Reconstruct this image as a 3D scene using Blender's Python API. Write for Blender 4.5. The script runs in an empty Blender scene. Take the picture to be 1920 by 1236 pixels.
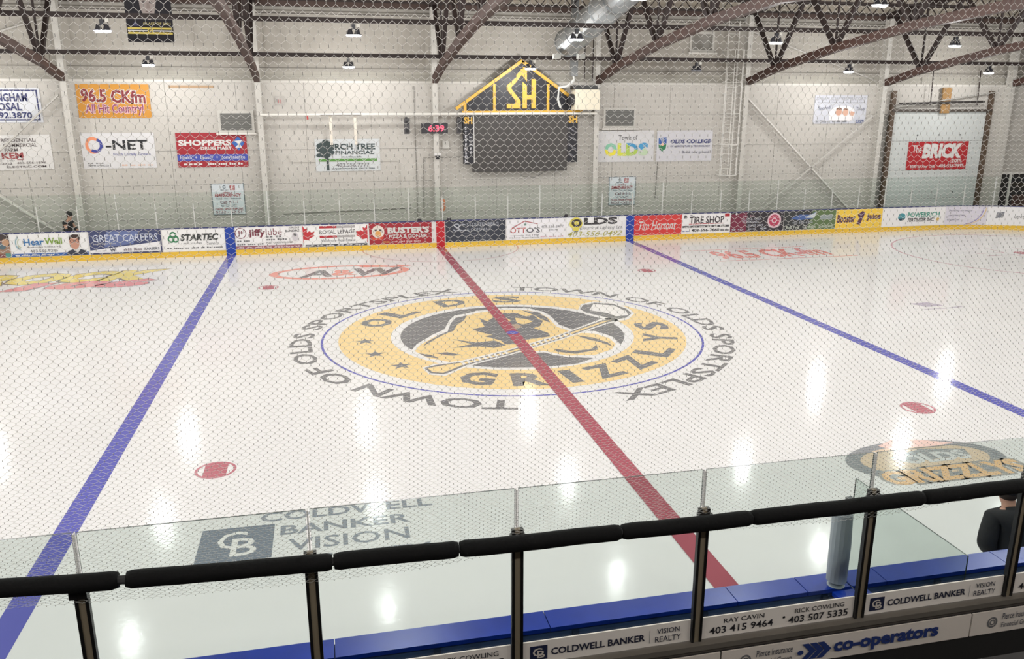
import bpy, math, random
from mathutils import Vector, Matrix
random.seed(7)
C = bpy.context.scene.collection
SC = bpy.context.scene

# ------------------------------------------------------------------ camera
def set_camera():
    loc = Vector((-4.2528, -18.9753, 5.3631)); yaw, pitch = 0.2200, 0.2652
    f = Vector((math.sin(yaw)*math.cos(pitch), math.cos(yaw)*math.cos(pitch), -math.sin(pitch)))
    r = Vector((math.cos(yaw), -math.sin(yaw), 0)); u = r.cross(f)
    cd = bpy.data.cameras.new('camera'); co = bpy.data.objects.new('camera', cd); C.objects.link(co)
    m = Matrix((r, u, -f)).transposed().to_4x4(); m.translation = loc
    co.matrix_world = m
    cd.sensor_fit = 'HORIZONTAL'; cd.sensor_width = 36.0; cd.lens = 36.0*1543.72/1920.0
    cd.clip_start = 0.05; cd.clip_end = 300
    SC.camera = co
set_camera()

# ------------------------------------------------------------------ world and exposure
w = bpy.data.worlds.new('world'); SC.world = w; w.use_nodes = True
w.node_tree.nodes['Background'].inputs[0].default_value = (0.55, 0.56, 0.6, 1)
w.node_tree.nodes['Background'].inputs[1].default_value = 0.05
SC.view_settings.view_transform = 'Standard'; SC.view_settings.look = 'None'
SC.view_settings.exposure = 0.0; SC.view_settings.gamma = 1.0; SC.view_settings.use_curve_mapping = False
LAMP_W = 285.0

# ------------------------------------------------------------------ materials
def lin(c):
    return tuple(((v/255)/12.92 if v/255 <= .04045 else ((v/255+.055)/1.055)**2.4) for v in c)
_m = {}
def mat(rgb, rough=.6, metal=0, spec=.5, noise=0, nscale=3.0, bump=0, bscale=40.0, name=None, coat=0):
    key = (tuple(rgb), rough, metal, spec, noise, nscale, bump, bscale, coat)
    if key in _m: return _m[key]
    m = bpy.data.materials.new(name or 'paint'); m.use_nodes = True
    nt = m.node_tree; b = nt.nodes['Principled BSDF']; c = lin(rgb)
    b.inputs['Base Color'].default_value = (*c, 1); b.inputs['Roughness'].default_value = rough
    b.inputs['Metallic'].default_value = metal; b.inputs['Specular IOR Level'].default_value = spec
    b.inputs['Coat Weight'].default_value = coat
    if noise or bump:
        tc = nt.nodes.new('ShaderNodeTexCoord')
    if noise:
        n = nt.nodes.new('ShaderNodeTexNoise'); n.inputs['Scale'].default_value = nscale; n.inputs['Detail'].default_value = 6
        nt.links.new(tc.outputs['Object'], n.inputs['Vector'])
        r = nt.nodes.new('ShaderNodeValToRGB')
        r.color_ramp.elements[0].position = .3; r.color_ramp.elements[1].position = .7
        r.color_ramp.elements[0].color = (*[x*(1-noise) for x in c], 1)
        r.color_ramp.elements[1].color = (*[min(1, x*(1+noise*.4)) for x in c], 1)
        nt.links.new(n.outputs['Fac'], r.inputs['Fac']); nt.links.new(r.outputs['Color'], b.inputs['Base Color'])
    if bump:
        n2 = nt.nodes.new('ShaderNodeTexNoise'); n2.inputs['Scale'].default_value = bscale; n2.inputs['Detail'].default_value = 3
        nt.links.new(tc.outputs['Object'], n2.inputs['Vector'])
        bp = nt.nodes.new('ShaderNodeBump'); bp.inputs['Strength'].default_value = bump; bp.inputs['Distance'].default_value = .02
        nt.links.new(n2.outputs['Fac'], bp.inputs['Height']); nt.links.new(bp.outputs['Normal'], b.inputs['Normal'])
    _m[key] = m
    return m

def glassmat(tint, name='glass', fres=1.45):
    m = bpy.data.materials.new(name); m.use_nodes = True; nt = m.node_tree
    for n in list(nt.nodes): nt.nodes.remove(n)
    o = nt.nodes.new('ShaderNodeOutputMaterial'); t = nt.nodes.new('ShaderNodeBsdfTransparent')
    g = nt.nodes.new('ShaderNodeBsdfGlossy'); f = nt.nodes.new('ShaderNodeFresnel'); x = nt.nodes.new('ShaderNodeMixShader')
    t.inputs[0].default_value = (*tint, 1); g.inputs['Roughness'].default_value = .03; g.inputs[0].default_value = (.8, .8, .8, 1)
    f.inputs['IOR'].default_value = fres
    ge = nt.nodes.new('ShaderNodeNewGeometry'); ma = nt.nodes.new('ShaderNodeMath'); ma.operation = 'SUBTRACT'; ma.use_clamp = True
    nt.links.new(f.outputs[0], ma.inputs[0]); nt.links.new(ge.outputs['Backfacing'], ma.inputs[1])
    nt.links.new(ma.outputs[0], x.inputs[0]); nt.links.new(t.outputs[0], x.inputs[1]); nt.links.new(g.outputs[0], x.inputs[2])
    nt.links.new(x.outputs[0], o.inputs[0])
    return m

def emit(rgb, s, name='lamp_glow'):
    m = bpy.data.materials.new(name); m.use_nodes = True; nt = m.node_tree; b = nt.nodes['Principled BSDF']
    b.inputs['Base Color'].default_value = (*lin(rgb), 1); b.inputs['Emission Color'].default_value = (*lin(rgb), 1)
    b.inputs['Emission Strength'].default_value = s
    return m

def icemat(rgb, name):
    m = bpy.data.materials.new(name); m.use_nodes = True; nt = m.node_tree; b = nt.nodes['Principled BSDF']
    b.inputs['IOR'].default_value = 1.31; b.inputs['Specular IOR Level'].default_value = .17
    tc = nt.nodes.new('ShaderNodeTexCoord')
    n = nt.nodes.new('ShaderNodeTexNoise'); n.inputs['Scale'].default_value = .35; n.inputs['Detail'].default_value = 8
    nt.links.new(tc.outputs['Object'], n.inputs['Vector'])
    r = nt.nodes.new('ShaderNodeValToRGB'); c = lin(rgb)
    r.color_ramp.elements[0].position = .3; r.color_ramp.elements[1].position = .7
    r.color_ramp.elements[0].color = (*[x*.97 for x in c], 1); r.color_ramp.elements[1].color = (*[min(1, x*1.02) for x in c], 1)
    nt.links.new(n.outputs['Fac'], r.inputs['Fac']); nt.links.new(r.outputs['Color'], b.inputs['Base Color'])
    # skate-scratched polish
    v = nt.nodes.new('ShaderNodeTexNoise'); v.inputs['Scale'].default_value = 2.2; v.inputs['Detail'].default_value = 7; v.inputs['Roughness'].default_value = .6
    nt.links.new(tc.outputs['Object'], v.inputs['Vector'])
    bp = nt.nodes.new('ShaderNodeBump'); bp.inputs['Strength'].default_value = .045; bp.inputs['Distance'].default_value = .05
    nt.links.new(v.outputs['Fac'], bp.inputs['Height']); nt.links.new(bp.outputs['Normal'], b.inputs['Normal'])
    mr = nt.nodes.new('ShaderNodeMapRange'); mr.inputs['To Min'].default_value = .07; mr.inputs['To Max'].default_value = .18
    nt.links.new(v.outputs['Fac'], mr.inputs['Value']); nt.links.new(mr.outputs['Result'], b.inputs['Roughness'])
    return m

WHITE = mat((212, 210, 207), .5, name='white_print'); BLACK = mat((22, 22, 26), .5, name='black_print')
NAVY = mat((32, 38, 92), .5); GREY = mat((110, 110, 112), .5)

# ------------------------------------------------------------------ mesh helpers
def wloc(o):
    v = Vector((0, 0, 0))
    while o is not None: v += o.location; o = o.parent
    return v
def obj(name, verts, faces, m, parent=None, origin=None, smooth=False, kind=None):
    """one mesh object from world-space vertices"""
    o0 = wloc(parent) if parent is not None else (Vector(origin) if origin is not None else Vector((0, 0, 0)))
    me = bpy.data.meshes.new(name)
    me.from_pydata([(v[0]-o0.x, v[1]-o0.y, v[2]-o0.z) for v in verts], [], faces); me.update()
    if smooth: me.polygons.foreach_set('use_smooth', [True]*len(me.polygons))
    if m is not None: me.materials.append(m)
    o = bpy.data.objects.new(name, me); C.objects.link(o)
    if parent is not None: o.parent = parent
    else: o.location = o0
    if kind: o['kind'] = kind
    return o
def tag(o, label, cat=None, group=None, kind=None):
    o['label'] = label
    if cat: o['category'] = cat
    if group: o['group'] = group
    if kind: o['kind'] = kind
    return o
def thing(name, loc, label, cat, group=None):
    o = bpy.data.objects.new(name, None); C.objects.link(o); o.location = loc; o.empty_display_size = .2
    return tag(o, label, cat, group)
class MB:
    def __init__(s): s.v = []; s.f = []
    def box(s, a, b):
        x0, y0, z0 = a; x1, y1, z1 = b; n = len(s.v)
        s.v += [(x0, y0, z0), (x1, y0, z0), (x1, y1, z0), (x0, y1, z0), (x0, y0, z1), (x1, y0, z1), (x1, y1, z1), (x0, y1, z1)]
        s.f += [[n+i for i in q] for q in ((0, 3, 2, 1), (4, 5, 6, 7), (0, 1, 5, 4), (1, 2, 6, 5), (2, 3, 7, 6), (3, 0, 4, 7))]
        return s
    def beam(s, p, q, w_, h_, up=(0, 0, 1)):
        p = Vector(p); q = Vector(q); d = (q-p).normalized(); r = d.cross(Vector(up))
        if r.length < 1e-4: r = d.cross(Vector((1, 0, 0)))
        r.normalize(); u = r.cross(d); n = len(s.v)
        for c in (p, q):
            for a, b in ((-1, -1), (1, -1), (1, 1), (-1, 1)): s.v.append(tuple(c+r*a*w_/2+u*b*h_/2))
        s.f += [[n+i for i in k] for k in ((0, 1, 2, 3), (7, 6, 5, 4), (0, 4, 5, 1), (1, 5, 6, 2), (2, 6, 7, 3), (3, 7, 4, 0))]
        return s
    def tube(s, pts, r, k=8, cap=True):
        pts = [Vector(p) for p in pts]; n0 = len(s.v); ref = None
        rs = r if isinstance(r, (list, tuple)) else [r]*len(pts)
        for i, p in enumerate(pts):
            d = (pts[min(i+1, len(pts)-1)]-pts[max(i-1, 0)]).normalized()
            a = d.cross(Vector((0, 0, 1)))
            if a.length < 1e-3: a = d.cross(Vector((1, 0, 0)))
            a.normalize(); b = a.cross(d)
            for j in range(k):
                t = 2*math.pi*j/k; s.v.append(tuple(p+(a*math.cos(t)+b*math.sin(t))*rs[i]))
        for i in range(len(pts)-1):
            for j in range(k):
                a = n0+i*k+j; b = n0+i*k+(j+1) % k; s.f.append([a, b, b+k, a+k])
        if cap:
            s.f.append([n0+j for j in range(k)][::-1]); s.f.append([n0+(len(pts)-1)*k+j for j in range(k)])
        return s
    def cone(s, c, r0, r1, h, k=20):
        n = len(s.v); x, y, z = c
        for rr, zz in ((r0, z), (r1, z+h)):
            for j in range(k): t = 2*math.pi*j/k; s.v.append((x+rr*math.cos(t), y+rr*math.sin(t), zz))
        for j in range(k): a = n+j; b = n+(j+1) % k; s.f.append([a, b, b+k, a+k])
        s.f.append([n+j for j in range(k)][::-1]); s.f.append([n+k+j for j in range(k)])
        return s
    def out(s, name, m, parent=None, origin=None, smooth=False, kind=None):
        return obj(name, s.v, s.f, m, parent, origin, smooth, kind)

def letters(name, vs, fs, m, parent):
    """large lettering: each letter shape a mesh of its own"""
    up = list(range(len(vs)))
    def find(i):
        while up[i] != i: up[i] = up[up[i]]; i = up[i]
        return i
    for f in fs:
        for j in f[1:]: up[find(j)] = find(f[0])
    g = {}
    for f in fs: g.setdefault(find(f[0]), []).append(f)
    for gf in g.values():
        ids = sorted({i for f in gf for i in f}); k = {i: n for n, i in enumerate(ids)}
        obj('letter', [vs[i] for i in ids], [[k[i] for i in f] for f in gf], m, parent)

# text as flat mesh, cached and normalised to a unit box
_tc = {}
def textgeo(body, bold=0, shear=0):
    k = (body, bold, shear)
    if k in _tc: return _tc[k]
    cu = bpy.data.curves.new('t', 'FONT'); cu.body = body; cu.size = 1; cu.resolution_u = 2
    cu.offset = .018*bold; cu.shear = shear; cu.align_x = 'CENTER'; cu.fill_mode = 'FRONT'
    o = bpy.data.objects.new('t', cu)
    me = bpy.data.meshes.new_from_object(o)
    vs = [(v.co.x, v.co.y) for v in me.vertices]; fs = [list(p.vertices) for p in me.polygons]
    bpy.data.objects.remove(o); bpy.data.curves.remove(cu); bpy.data.meshes.remove(me)
    x0 = min(v[0] for v in vs); x1 = max(v[0] for v in vs); y0 = min(v[1] for v in vs); y1 = max(v[1] for v in vs)
    vs = [((v[0]-x0)/max(x1-x0, 1e-6), (v[1]-y0)/max(y1-y0, 1e-6)) for v in vs]
    _tc[k] = (vs, fs)
    return _tc[k]

class Panel:
    """flat print on a panel: u left to right, v top to bottom, both 0..1; fmap(x, z, off) -> world"""
    def __init__(s, parent, fmap, w_, h_, base=.004): s.p = parent; s.f = fmap; s.w = w_; s.h = h_; s.o = base
    def q(s, u, v, o): return s.f(u*s.w, (1-v)*s.h, o)
    def poly(s, pts, m, name='emblem'):
        s.o += .0012
        return obj(name, [s.q(u, v, s.o) for u, v in pts], [list(range(len(pts)))[::-1]], m, s.p)
    def rect(s, u0, v0, u1, v1, m, name='stripe'):
        s.o += .0012; n = max(1, int((u1-u0)*s.w/.3)); vs = []; fs = []
        for i in range(n+1):
            u = u0+(u1-u0)*i/n; vs += [s.q(u, v1, s.o), s.q(u, v0, s.o)]
        for i in range(n): fs.append([2*i, 2*i+2, 2*i+3, 2*i+1])
        return obj(name, vs, fs, m, s.p)
    def disc(s, u, v, ru, rv, m, name='emblem', k=24, a0=0, a1=2*math.pi):
        return s.poly([(u+ru*math.cos(a0+(a1-a0)*i/k), v-rv*math.sin(a0+(a1-a0)*i/k)) for i in range(k if a1-a0 > 6.2 else k+1)], m, name)
    def ring(s, u, v, ru, rv, t, m, name='emblem', k=28, a0=0, a1=2*math.pi):
        s.o += .0012; vs = []; fs = []
        for i in range(k+1):
            a = a0+(a1-a0)*i/k
            for g in (1, 1-t): vs.append(s.q(u+ru*g*math.cos(a), v-rv*g*math.sin(a), s.o))
        for i in range(k): fs.append([2*i, 2*i+1, 2*i+3, 2*i+2])
        return obj(name, vs, fs, m, s.p)
    def text(s, body, u0, v0, u1, v1, m, bold=0, shear=0, rise=0, name='lettering'):
        s.o += .0012; vs, fs = textgeo(body, bold, shear)
        P3 = [s.q(u0+(u1-u0)*x, v1+(v0-v1)*y-rise*x, s.o) for x, y in vs]
        if '\n' not in body and abs(v1-v0)*s.h < .2: return obj(name, P3, fs, m, s.p)
        return letters(name, P3, fs, m, s.p)
    def greek(s, u0, v0, u1, v1, m, words=5, seed=1):
        """a line of print too small to read: word-shaped dashes"""
        s.o += .0012; rr = random.Random(seed); L = [rr.uniform(.5, 1.4) for _ in range(words)]; g = .25; T = sum(L)+g*(words-1)
        vs = []; fs = []; x = 0
        for l in L:
            k = max(2, int(l*4))
            for i in range(k):
                a = u0+(u1-u0)*(x+l*i/k)/T; b = u0+(u1-u0)*(x+l*(i+.72)/k)/T; t = v0+(v1-v0)*rr.choice((0, .25, .25))
                n = len(vs); vs += [s.q(a, v1, s.o), s.q(b, v1, s.o), s.q(b, t, s.o), s.q(a, t, s.o)]; fs.append([n, n+1, n+2, n+3])
            x += l+g
        return obj('small_print', vs, fs, m, s.p, kind='stuff')

# ================================================================== SETTING
ICE = icemat((237, 237, 237), 'ice')
XC, RC, WY, XE = 21.95, 8.53, 12.83, 30.48
def rink_outline(inset=0, k=12):
    r = RC-inset; pts = []
    for cx, cy, a0 in ((XC, WY-RC, 0), (-XC, WY-RC, 90), (-XC, -WY+RC, 180), (XC, -WY+RC, 270)):
        for i in range(k+1):
            a = math.radians(a0+90*i/k); pts.append((cx+r*math.cos(a), cy+r*math.sin(a)))
    return pts
ro = rink_outline()
ice = obj('floor', [(x, y, 0) for x, y in ro]+[(x, y, -.05) for x, y in ro],
          [list(range(len(ro)))]+[[i, i+len(ro), (i+1) % len(ro)+len(ro), (i+1) % len(ro)] for i in range(len(ro))], ICE, origin=(0, 0, 0))
tag(ice, 'glossy white hockey rink ice with painted lines and logos', kind='structure')
o = MB().box((-40, -26, -.4), (40, 16, -.06)).out('floor_concrete', mat((120, 118, 112), .8, noise=.2), origin=(0, 0, -.06))
tag(o, 'grey concrete floor around and under the rink', kind='structure')

# ---- marks on the ice
def icem(rgb): 
    k = ('ice', tuple(rgb))
    if k not in _m: _m[k] = icemat(rgb, 'ice_paint')
    return _m[k]
LV = .0006
def ipoly(pts, m, lv, name, parent=None): return obj(name, [(x, y, LV*lv) for x, y in pts], [list(range(len(pts)))], m, parent or ice)
def iring(cx, cy, r0, r1, m, lv, name, a0=0, a1=360, k=72, parent=None):
    vs = []; fs = []
    for i in range(k+1):
        a = math.radians(a0+(a1-a0)*i/k)
        for r in (r0, r1): vs.append((cx+r*math.cos(a), cy+r*math.sin(a), LV*lv))
    for i in range(k): fs.append([2*i, 2*i+1, 2*i+3, 2*i+2])
    return obj(name, vs, fs, m, parent or ice)
def itext(body, x0, y0, x1, y1, m, lv, parent=None, bold=0, shear=0, skew=0, name='lettering'):
    """text lying on the ice, read from the spectators' side"""
    vs, fs = textgeo(body, bold, shear); P3 = [(x0+(x1-x0)*x+skew*y, y0+(y1-y0)*y, LV*lv) for x, y in vs]
    if name == 'lettering': return letters(name, P3, fs, m, parent or ice)
    return obj(name, P3, fs, m, parent or ice)
def iarc(body, r0, r1, a0, a1, m, lv, parent, bold=0, name='lettering'):
    vs, fs = textgeo(body, bold, 0); out = []
    for x, y in vs:
        a = math.radians(a0+(a1-a0)*x); r = r0+(r1-r0)*y; out.append((r*math.cos(a), r*math.sin(a), LV*lv))
    return obj(name, out, fs, m, parent)
BLUE_I = icem((106, 108, 188)); RED_I = icem((174, 96, 108)); DK = icem((132, 132, 134)); YEL = icem((244, 217, 160)); WH = icem((240, 239, 237))
XB = 7.817
for sx in (-1, 1): ipoly([(sx*XB-.152, -WY), (sx*XB+.152, -WY), (sx*XB+.152, WY), (sx*XB-.152, WY)], BLUE_I, 2, 'blue_line')
cl = ipoly([(-.152, -WY), (.152, -WY), (.152, WY), (-.152, WY)], RED_I, 12, 'centre_line')
for sx in (-1, 1):
    for sy in (-1, 1):
        cx, cy = sx*(XB-1.674), sy*6.706
        d = iring(cx, cy, .262, .305, icem((196, 130, 140)), 3, 'faceoff_dot', k=40)
        h = .17; ang = math.asin(h/.27)
        for s0 in (1,):
            pts = [(cx+.262*math.cos(a), cy+.262*math.sin(a)) for a in [math.pi/2-math.asin(h/.262)+(2*math.asin(h/.262))*i/10 for i in range(11)]]
            pts += [(cx+.262*math.cos(a), cy+.262*math.sin(a)) for a in [3*math.pi/2-math.asin(h/.262)+(2*math.asin(h/.262))*i/10 for i in range(11)]]
            ipoly(pts, icem((190, 118, 128)), 3, 'dot_fill', d)
iring(0, WY, 3.0, 3.05, icem((205, 165, 170)), 2, 'referee_crease', 180, 360)
# end-zone circle
for sx in (1, -1):
    ez = iring(sx*21.3, 6.85, 4.5, 4.57, icem((206, 158, 168)), 2, 'end_zone_circle')
    iring(sx*21.3, 6.85, .01, .305, icem((190, 118, 128)), 2, 'circle_dot', parent=ez, k=32)
    for s1 in (-1, 1):
        for s2 in (-1, 1):
            ex, ey = sx*21.3+s1*.6, 6.85+s2*.25
            ipoly([(ex, ey-.025), (ex+s1*1.2, ey-.025), (ex+s1*1.2, ey+.025), (ex, ey+.025)], icem((205, 165, 172)), 2, 'hash_mark', ez)
            ipoly([(ex-.025, ey), (ex+.025, ey), (ex+.025, ey+s2*.9), (ex-.025, ey+s2*.9)], icem((205, 165, 172)), 2, 'hash_mark', ez)
# centre logo
cc = iring(0, 0, 4.53, 4.585, BLUE_I, 2, 'centre_circle', k=120)
cc['label'] = 'thin blue centre circle holding the team crest'
iarc('TOWN OF OLDS SPORTSPLEX', 4.78, 5.30, 77.5, -79, DK, 2, cc, 1.3)
iarc('TOWN OF OLDS SPORTSPLEX', 4.78, 5.30, 258.5, 97, DK, 2, cc, 1.3)
iring(0, 0, 2.95, 4.18, YEL, 2, 'gold_band', k=96, parent=cc)
iring(0, 0, .01, 2.72, icem((128, 128, 130)), 2, 'dark_disc', k=80, parent=cc)
# letters of the band: read off their own angles
for ch, a in zip('OLDS', (152, 134.5, 106, 80)):
    vs, fs = textgeo(ch, 2.2); t = math.radians(a); e = (math.cos(t), math.sin(t)); n = (math.sin(t), -math.cos(t))
    obj('letter', [(e[0]*(3.2+.8*y)+n[0]*(x-.5)*.82, e[1]*(3.2+.8*y)+n[1]*(x-.5)*.82, LV*4) for x, y in vs], fs, DK, cc)
for ch, a in zip('GRIZZLYS', (246, 263, 277, 290, 305, 321.5, 340, 358)):
    vs, fs = textgeo(ch, 2.2); t = math.radians(a); e = (math.cos(t), math.sin(t)); n = (-math.sin(t), math.cos(t)); hw = .26 if ch == 'I' else .74
    obj('letter', [(e[0]*(3.98-.82*y)+n[0]*(x-.5)*hw, e[1]*(3.98-.82*y)+n[1]*(x-.5)*hw, LV*4) for x, y in vs], fs, DK, cc)
for a in (180, 198, 215.5):
    t = math.radians(a); cx, cy = 3.56*math.cos(t), 3.56*math.sin(t); pts = []
    for i in range(10):
        r = .25 if i % 2 == 0 else .1; b = math.pi/2+i*math.pi/5; pts.append((cx+r*math.cos(b), cy+r*math.sin(b)))
    ipoly(pts, DK, 4, 'star', cc)
# crest inside the disc, in metres on the ice
def crest(pts, m, lv, name='crest_shape'): ipoly(pts[::-1], m, lv, name, cc)
crest([(-2.6,-1.07),(-2.4,-0.5),(-1.95,0.22),(-1.58,0.67),(-1.34,1.51),(-1.12,2.01),(-0.76,2.16),(-0.47,2.38),(0.37,2.58),(1.01,2.34),(1.27,1.9),(1.35,1.35),(1.33,0.49),(1.54,-0.11),(2.03,-0.3),(2.27,-0.85),(2.24,-1.54),(1.97,-1.99),(1.38,-2.43),(0.71,-2.32),(0.33,-1.79),(-0.58,-1.83),(-1.31,-2.29),(-1.84,-2.21),(-2.32,-1.8)], WH, 3, 'crest_outline')
crest([(-2.5,-1.06),(-2.34,-0.6),(-1.92,0.03),(-1.53,0.46),(-1.29,1.35),(-1.1,1.78),(-0.77,1.94),(-0.48,2.15),(0.31,2.32),(0.93,2.12),(1.16,1.69),(1.24,1.22),(1.21,0.31),(1.47,-0.33),(1.94,-0.51),(2.15,-0.97),(2.13,-1.51),(1.9,-1.89),(1.4,-2.22),(0.76,-2.14),(0.36,-1.66),(-0.55,-1.67),(-1.28,-2.14),(-1.81,-2.07),(-2.28,-1.66)], YEL, 4, 'bear_head')
crest([(-1.35,1.19),(-1.13,1.75),(-0.8,1.94),(-0.97,1.42),(-1.2,1.05),(-1.38,0.48),(-1.62,0.24),(-1.92,-0.16),(-2.28,-0.73),(-2.15,-0.38),(-1.78,0.18),(-1.53,0.46)], DK, 5, 'dark_fur')  # dark fur patch of the crest artwork
crest([(0.74,2.18),(1.12,1.86),(1.21,1.22),(1.16,0.74),(1.03,1.09),(0.96,1.55)], DK, 5, 'dark_ear')  # dark ear patch of the crest artwork
crest([(-0.53,1.61),(-0.39,1.19),(-0.1,1.67),(0.13,1.97),(0.55,1.87),(0.69,1.5),(0.94,1.6),(0.95,1.15),(1.03,0.96),(0.82,0.46),(0.61,0.3),(0.85,-0.21),(0.82,-0.53),(0.43,-0.63),(0.09,-0.7),(-0.13,-1.01),(-0.39,-0.95),(-0.42,-0.62),(-0.73,-0.18),(-0.51,-0.1),(-0.82,0.3),(-0.89,0.55),(-0.56,0.7)], DK, 5, 'bear_face')
crest([(-0.17,1.36),(0.16,1.46),(0.23,1.16),(-0.03,0.98)], YEL, 6, 'bear_brow')
crest([(0.39,1.41),(0.65,1.22),(0.75,0.93),(0.45,0.7),(0.31,0.9)], YEL, 6, 'bear_brow')
crest([(-0.15,1.18),(0.08,1.21),(0.13,1.07),(-0.08,0.99)], WH, 7, 'bear_eye'); crest([(-0.02,0.79),(0.3,0.78),(0.37,0.49),(0.09,0.29),(-0.09,0.45)], icem((190, 170, 150)), 6, 'bear_muzzle')
crest([(-1.54,-0.24),(-1.02,-0.67),(-0.56,-0.59),(-0.38,-1.04),(-0.68,-1.19),(-1.03,-1.01),(-1.65,-0.98),(-1.14,-0.78)], DK, 5, 'fur_mark')
crest([(-2.08,-1.33),(-1.79,-1.31),(-1.51,-1.57),(-1.74,-1.59)], DK, 5, 'fur_mark'); crest([(-2.44,-1.25),(-2.18,-1.42),(-2.04,-1.74),(-2.29,-1.56)], DK, 5, 'fur_mark')
crest([(-0.64,-1.65),(-0.02,-1.68),(0.31,-1.87),(0.73,-2.23),(1.28,-2.45),(0.81,-2.76),(0.01,-2.83),(-0.93,-2.65),(-1.42,-2.4),(-1.11,-2.18)], DK, 5, 'dark_chest')
crest([(0.64,-1.56),(0.99,-1.84),(1.45,-1.77),(1.68,-1.45),(1.59,-1.85),(0.98,-2.05),(0.62,-1.8)], DK, 5, 'fur_mark'); crest([(1.43,-0.55),(1.8,-0.86),(2.0,-1.34),(2.0,-1.69),(1.85,-1.31),(1.61,-0.96)], DK, 5, 'fur_mark')
crest([(-2.49,-2.32),(-2.18,-2.11),(-1.58,-2.0),(-0.49,-1.44),(1.05,-0.45),(2.49,0.76),(2.92,0.93),(2.95,0.55),(2.42,0.2),(1.03,-0.85),(-0.43,-1.81),(-1.51,-2.42),(-2.08,-2.97),(-2.39,-2.81)], WH, 6, 'stick_outline')
crest([(-2.44,-2.34),(-2.18,-2.2),(-1.58,-2.09),(-0.51,-1.53),(1.02,-0.53),(2.48,0.63),(2.86,0.77),(2.88,0.59),(2.46,0.32),(1.06,-0.75),(-0.41,-1.72),(-1.51,-2.33),(-2.08,-2.86),(-2.35,-2.73)], DK, 7, 'stick_edge')
crest([(-2.37,-2.39),(-2.13,-2.28),(-1.57,-2.15),(-0.53,-1.61),(1.0,-0.62),(2.49,0.55),(2.79,0.65),(2.49,0.42),(1.09,-0.66),(-0.4,-1.64),(-1.53,-2.25),(-2.09,-2.76),(-2.3,-2.67)], YEL, 8, 'hockey_stick')
for T, d in (([(-1.63, -2.05), (-1.58, -2.01), (-1.53, -2.28), (-1.6, -2.33)], (0.1337, 0.0712)), ([(0.12, -1.1), (0.18, -1.06), (0.2, -1.29), (0.13, -1.34)], (0.1475, 0.0988))):
    for i in range(9): crest([(x+d[0]*i, y+d[1]*i) for x, y in T], WH, 9, 'stick_tape')
crest([(2.28,1.96),(2.54,2.52),(2.98,2.76),(3.5,2.48),(3.66,1.77),(3.62,1.19),(3.22,0.6),(2.84,0.47),(2.61,0.78),(2.29,1.37)], WH, 6, 'blade_outline')
crest([(2.33,1.95),(2.56,2.39),(2.96,2.6),(3.42,2.35),(3.58,1.72),(3.54,1.2),(3.23,0.77),(2.91,0.67),(2.71,0.98),(2.37,1.51)], DK, 7, 'stick_blade')
crest([(2.87,2.44),(3.38,2.15),(3.48,1.45),(3.38,1.01),(3.02,0.98),(2.92,1.34),(2.54,1.78)], WH, 8, 'blade_tape')
iring(0, 0, .01, .15, BLUE_I, 13, 'centre_spot', k=24, parent=cc)
# sponsor marks painted in the ice
aw = iring(-3.9, 8.75, .01, .02, WH, 2, 'ice_advert'); aw['label'] = 'orange oval advert painted in the ice beside the centre line'
ORI = icem((236, 160, 146))
vs = []; fs = []
for i in range(61):
    a = 2*math.pi*i/60
    for g in ((2.3, 1.15), (2.0, .93)): vs.append((-3.95+g[0]*math.cos(a), 8.72+g[1]*math.sin(a), LV*3))
for i in range(60): fs.append([2*i, 2*i+1, 2*i+3, 2*i+2])
obj('oval', vs, fs, ORI, aw)
ipoly([(-3.3, 9.6), (-2.0, 9.45), (-2.0, 9.7), (-1.5, 9.3), (-2.1, 9.1), (-2.1, 9.25), (-3.2, 9.4)], ORI, 4, 'arrow', aw)
itext('A', -5.3, 8.0, -4.2, 9.2, icem((128, 128, 130)), 5, aw, 2, .2); itext('&', -4.25, 8.1, -3.4, 9.1, ORI, 5, aw, 2); itext('W', -3.5, 7.95, -1.85, 9.2, icem((128, 128, 130)), 5, aw, 2, .2)
ck = ipoly([(9.3, 7.72), (14.9, 7.72), (14.9, 7.79), (9.3, 7.79)], icem((233, 150, 142)), 2, 'ice_advert'); ck['label'] = 'red radio station lettering between two thin lines in the ice'
ipoly([(8.9, 9.98), (14.0, 9.98), (14.0, 10.05), (8.9, 10.05)], icem((233, 150, 142)), 2, 'line', ck)
itext('96.5 CK-fm', 9.7, 8.05, 14.2, 9.75, icem((233, 150, 142)), 2, ck, 2.5, .1)
rk = itext('ROCK', -15.6, 8.75, -9.6, 10.55, icem((240, 222, 130)), 4, None, 4, .35, name='ice_advert'); rk['label'] = 'yellow and red radio station lettering in the ice'
itext('ROCK', -15.68, 8.66, -9.5, 10.62, icem((150, 140, 130)), 3, rk, 5.5, .35, name='letter_outline')
itext('106', -14.0, 7.75, -9.7, 8.95, icem((232, 160, 160)), 6, rk, 4, .3)
itext('106', -14.06, 7.7, -9.64, 9.0, icem((165, 150, 155)), 5, rk, 5.5, .3, name='letter_outline')
mk = ipoly([(11.55, .55), (12.15, .6), (12.35, .18), (11.75, .12)], icem((190, 184, 200)), 2, 'ice_mark'); mk['label'] = 'small faded purple mark in the ice'
ipoly([(11.5, -.08), (12.3, -.08), (12.75, .02), (12.75, -.1), (12.3, -.16), (11.5, -.16)], icem((205, 200, 210)), 2, 'mark_line', mk)
cb = ipoly([(-6.08, -9.5), (-5.17, -9.5), (-5.17, -8.64), (-6.08, -8.64)], icem((132, 140, 152)), 2, 'ice_advert'); cb['label'] = 'slate square with CB monogram and estate agency lettering in the ice'
TXI = icem((150, 156, 166))
itext('C', -5.86, -9.2, -5.5, -8.76, WH, 3, cb, .4); itext('B', -5.68, -9.38, -5.36, -8.94, WH, 4, cb, .4)
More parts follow.
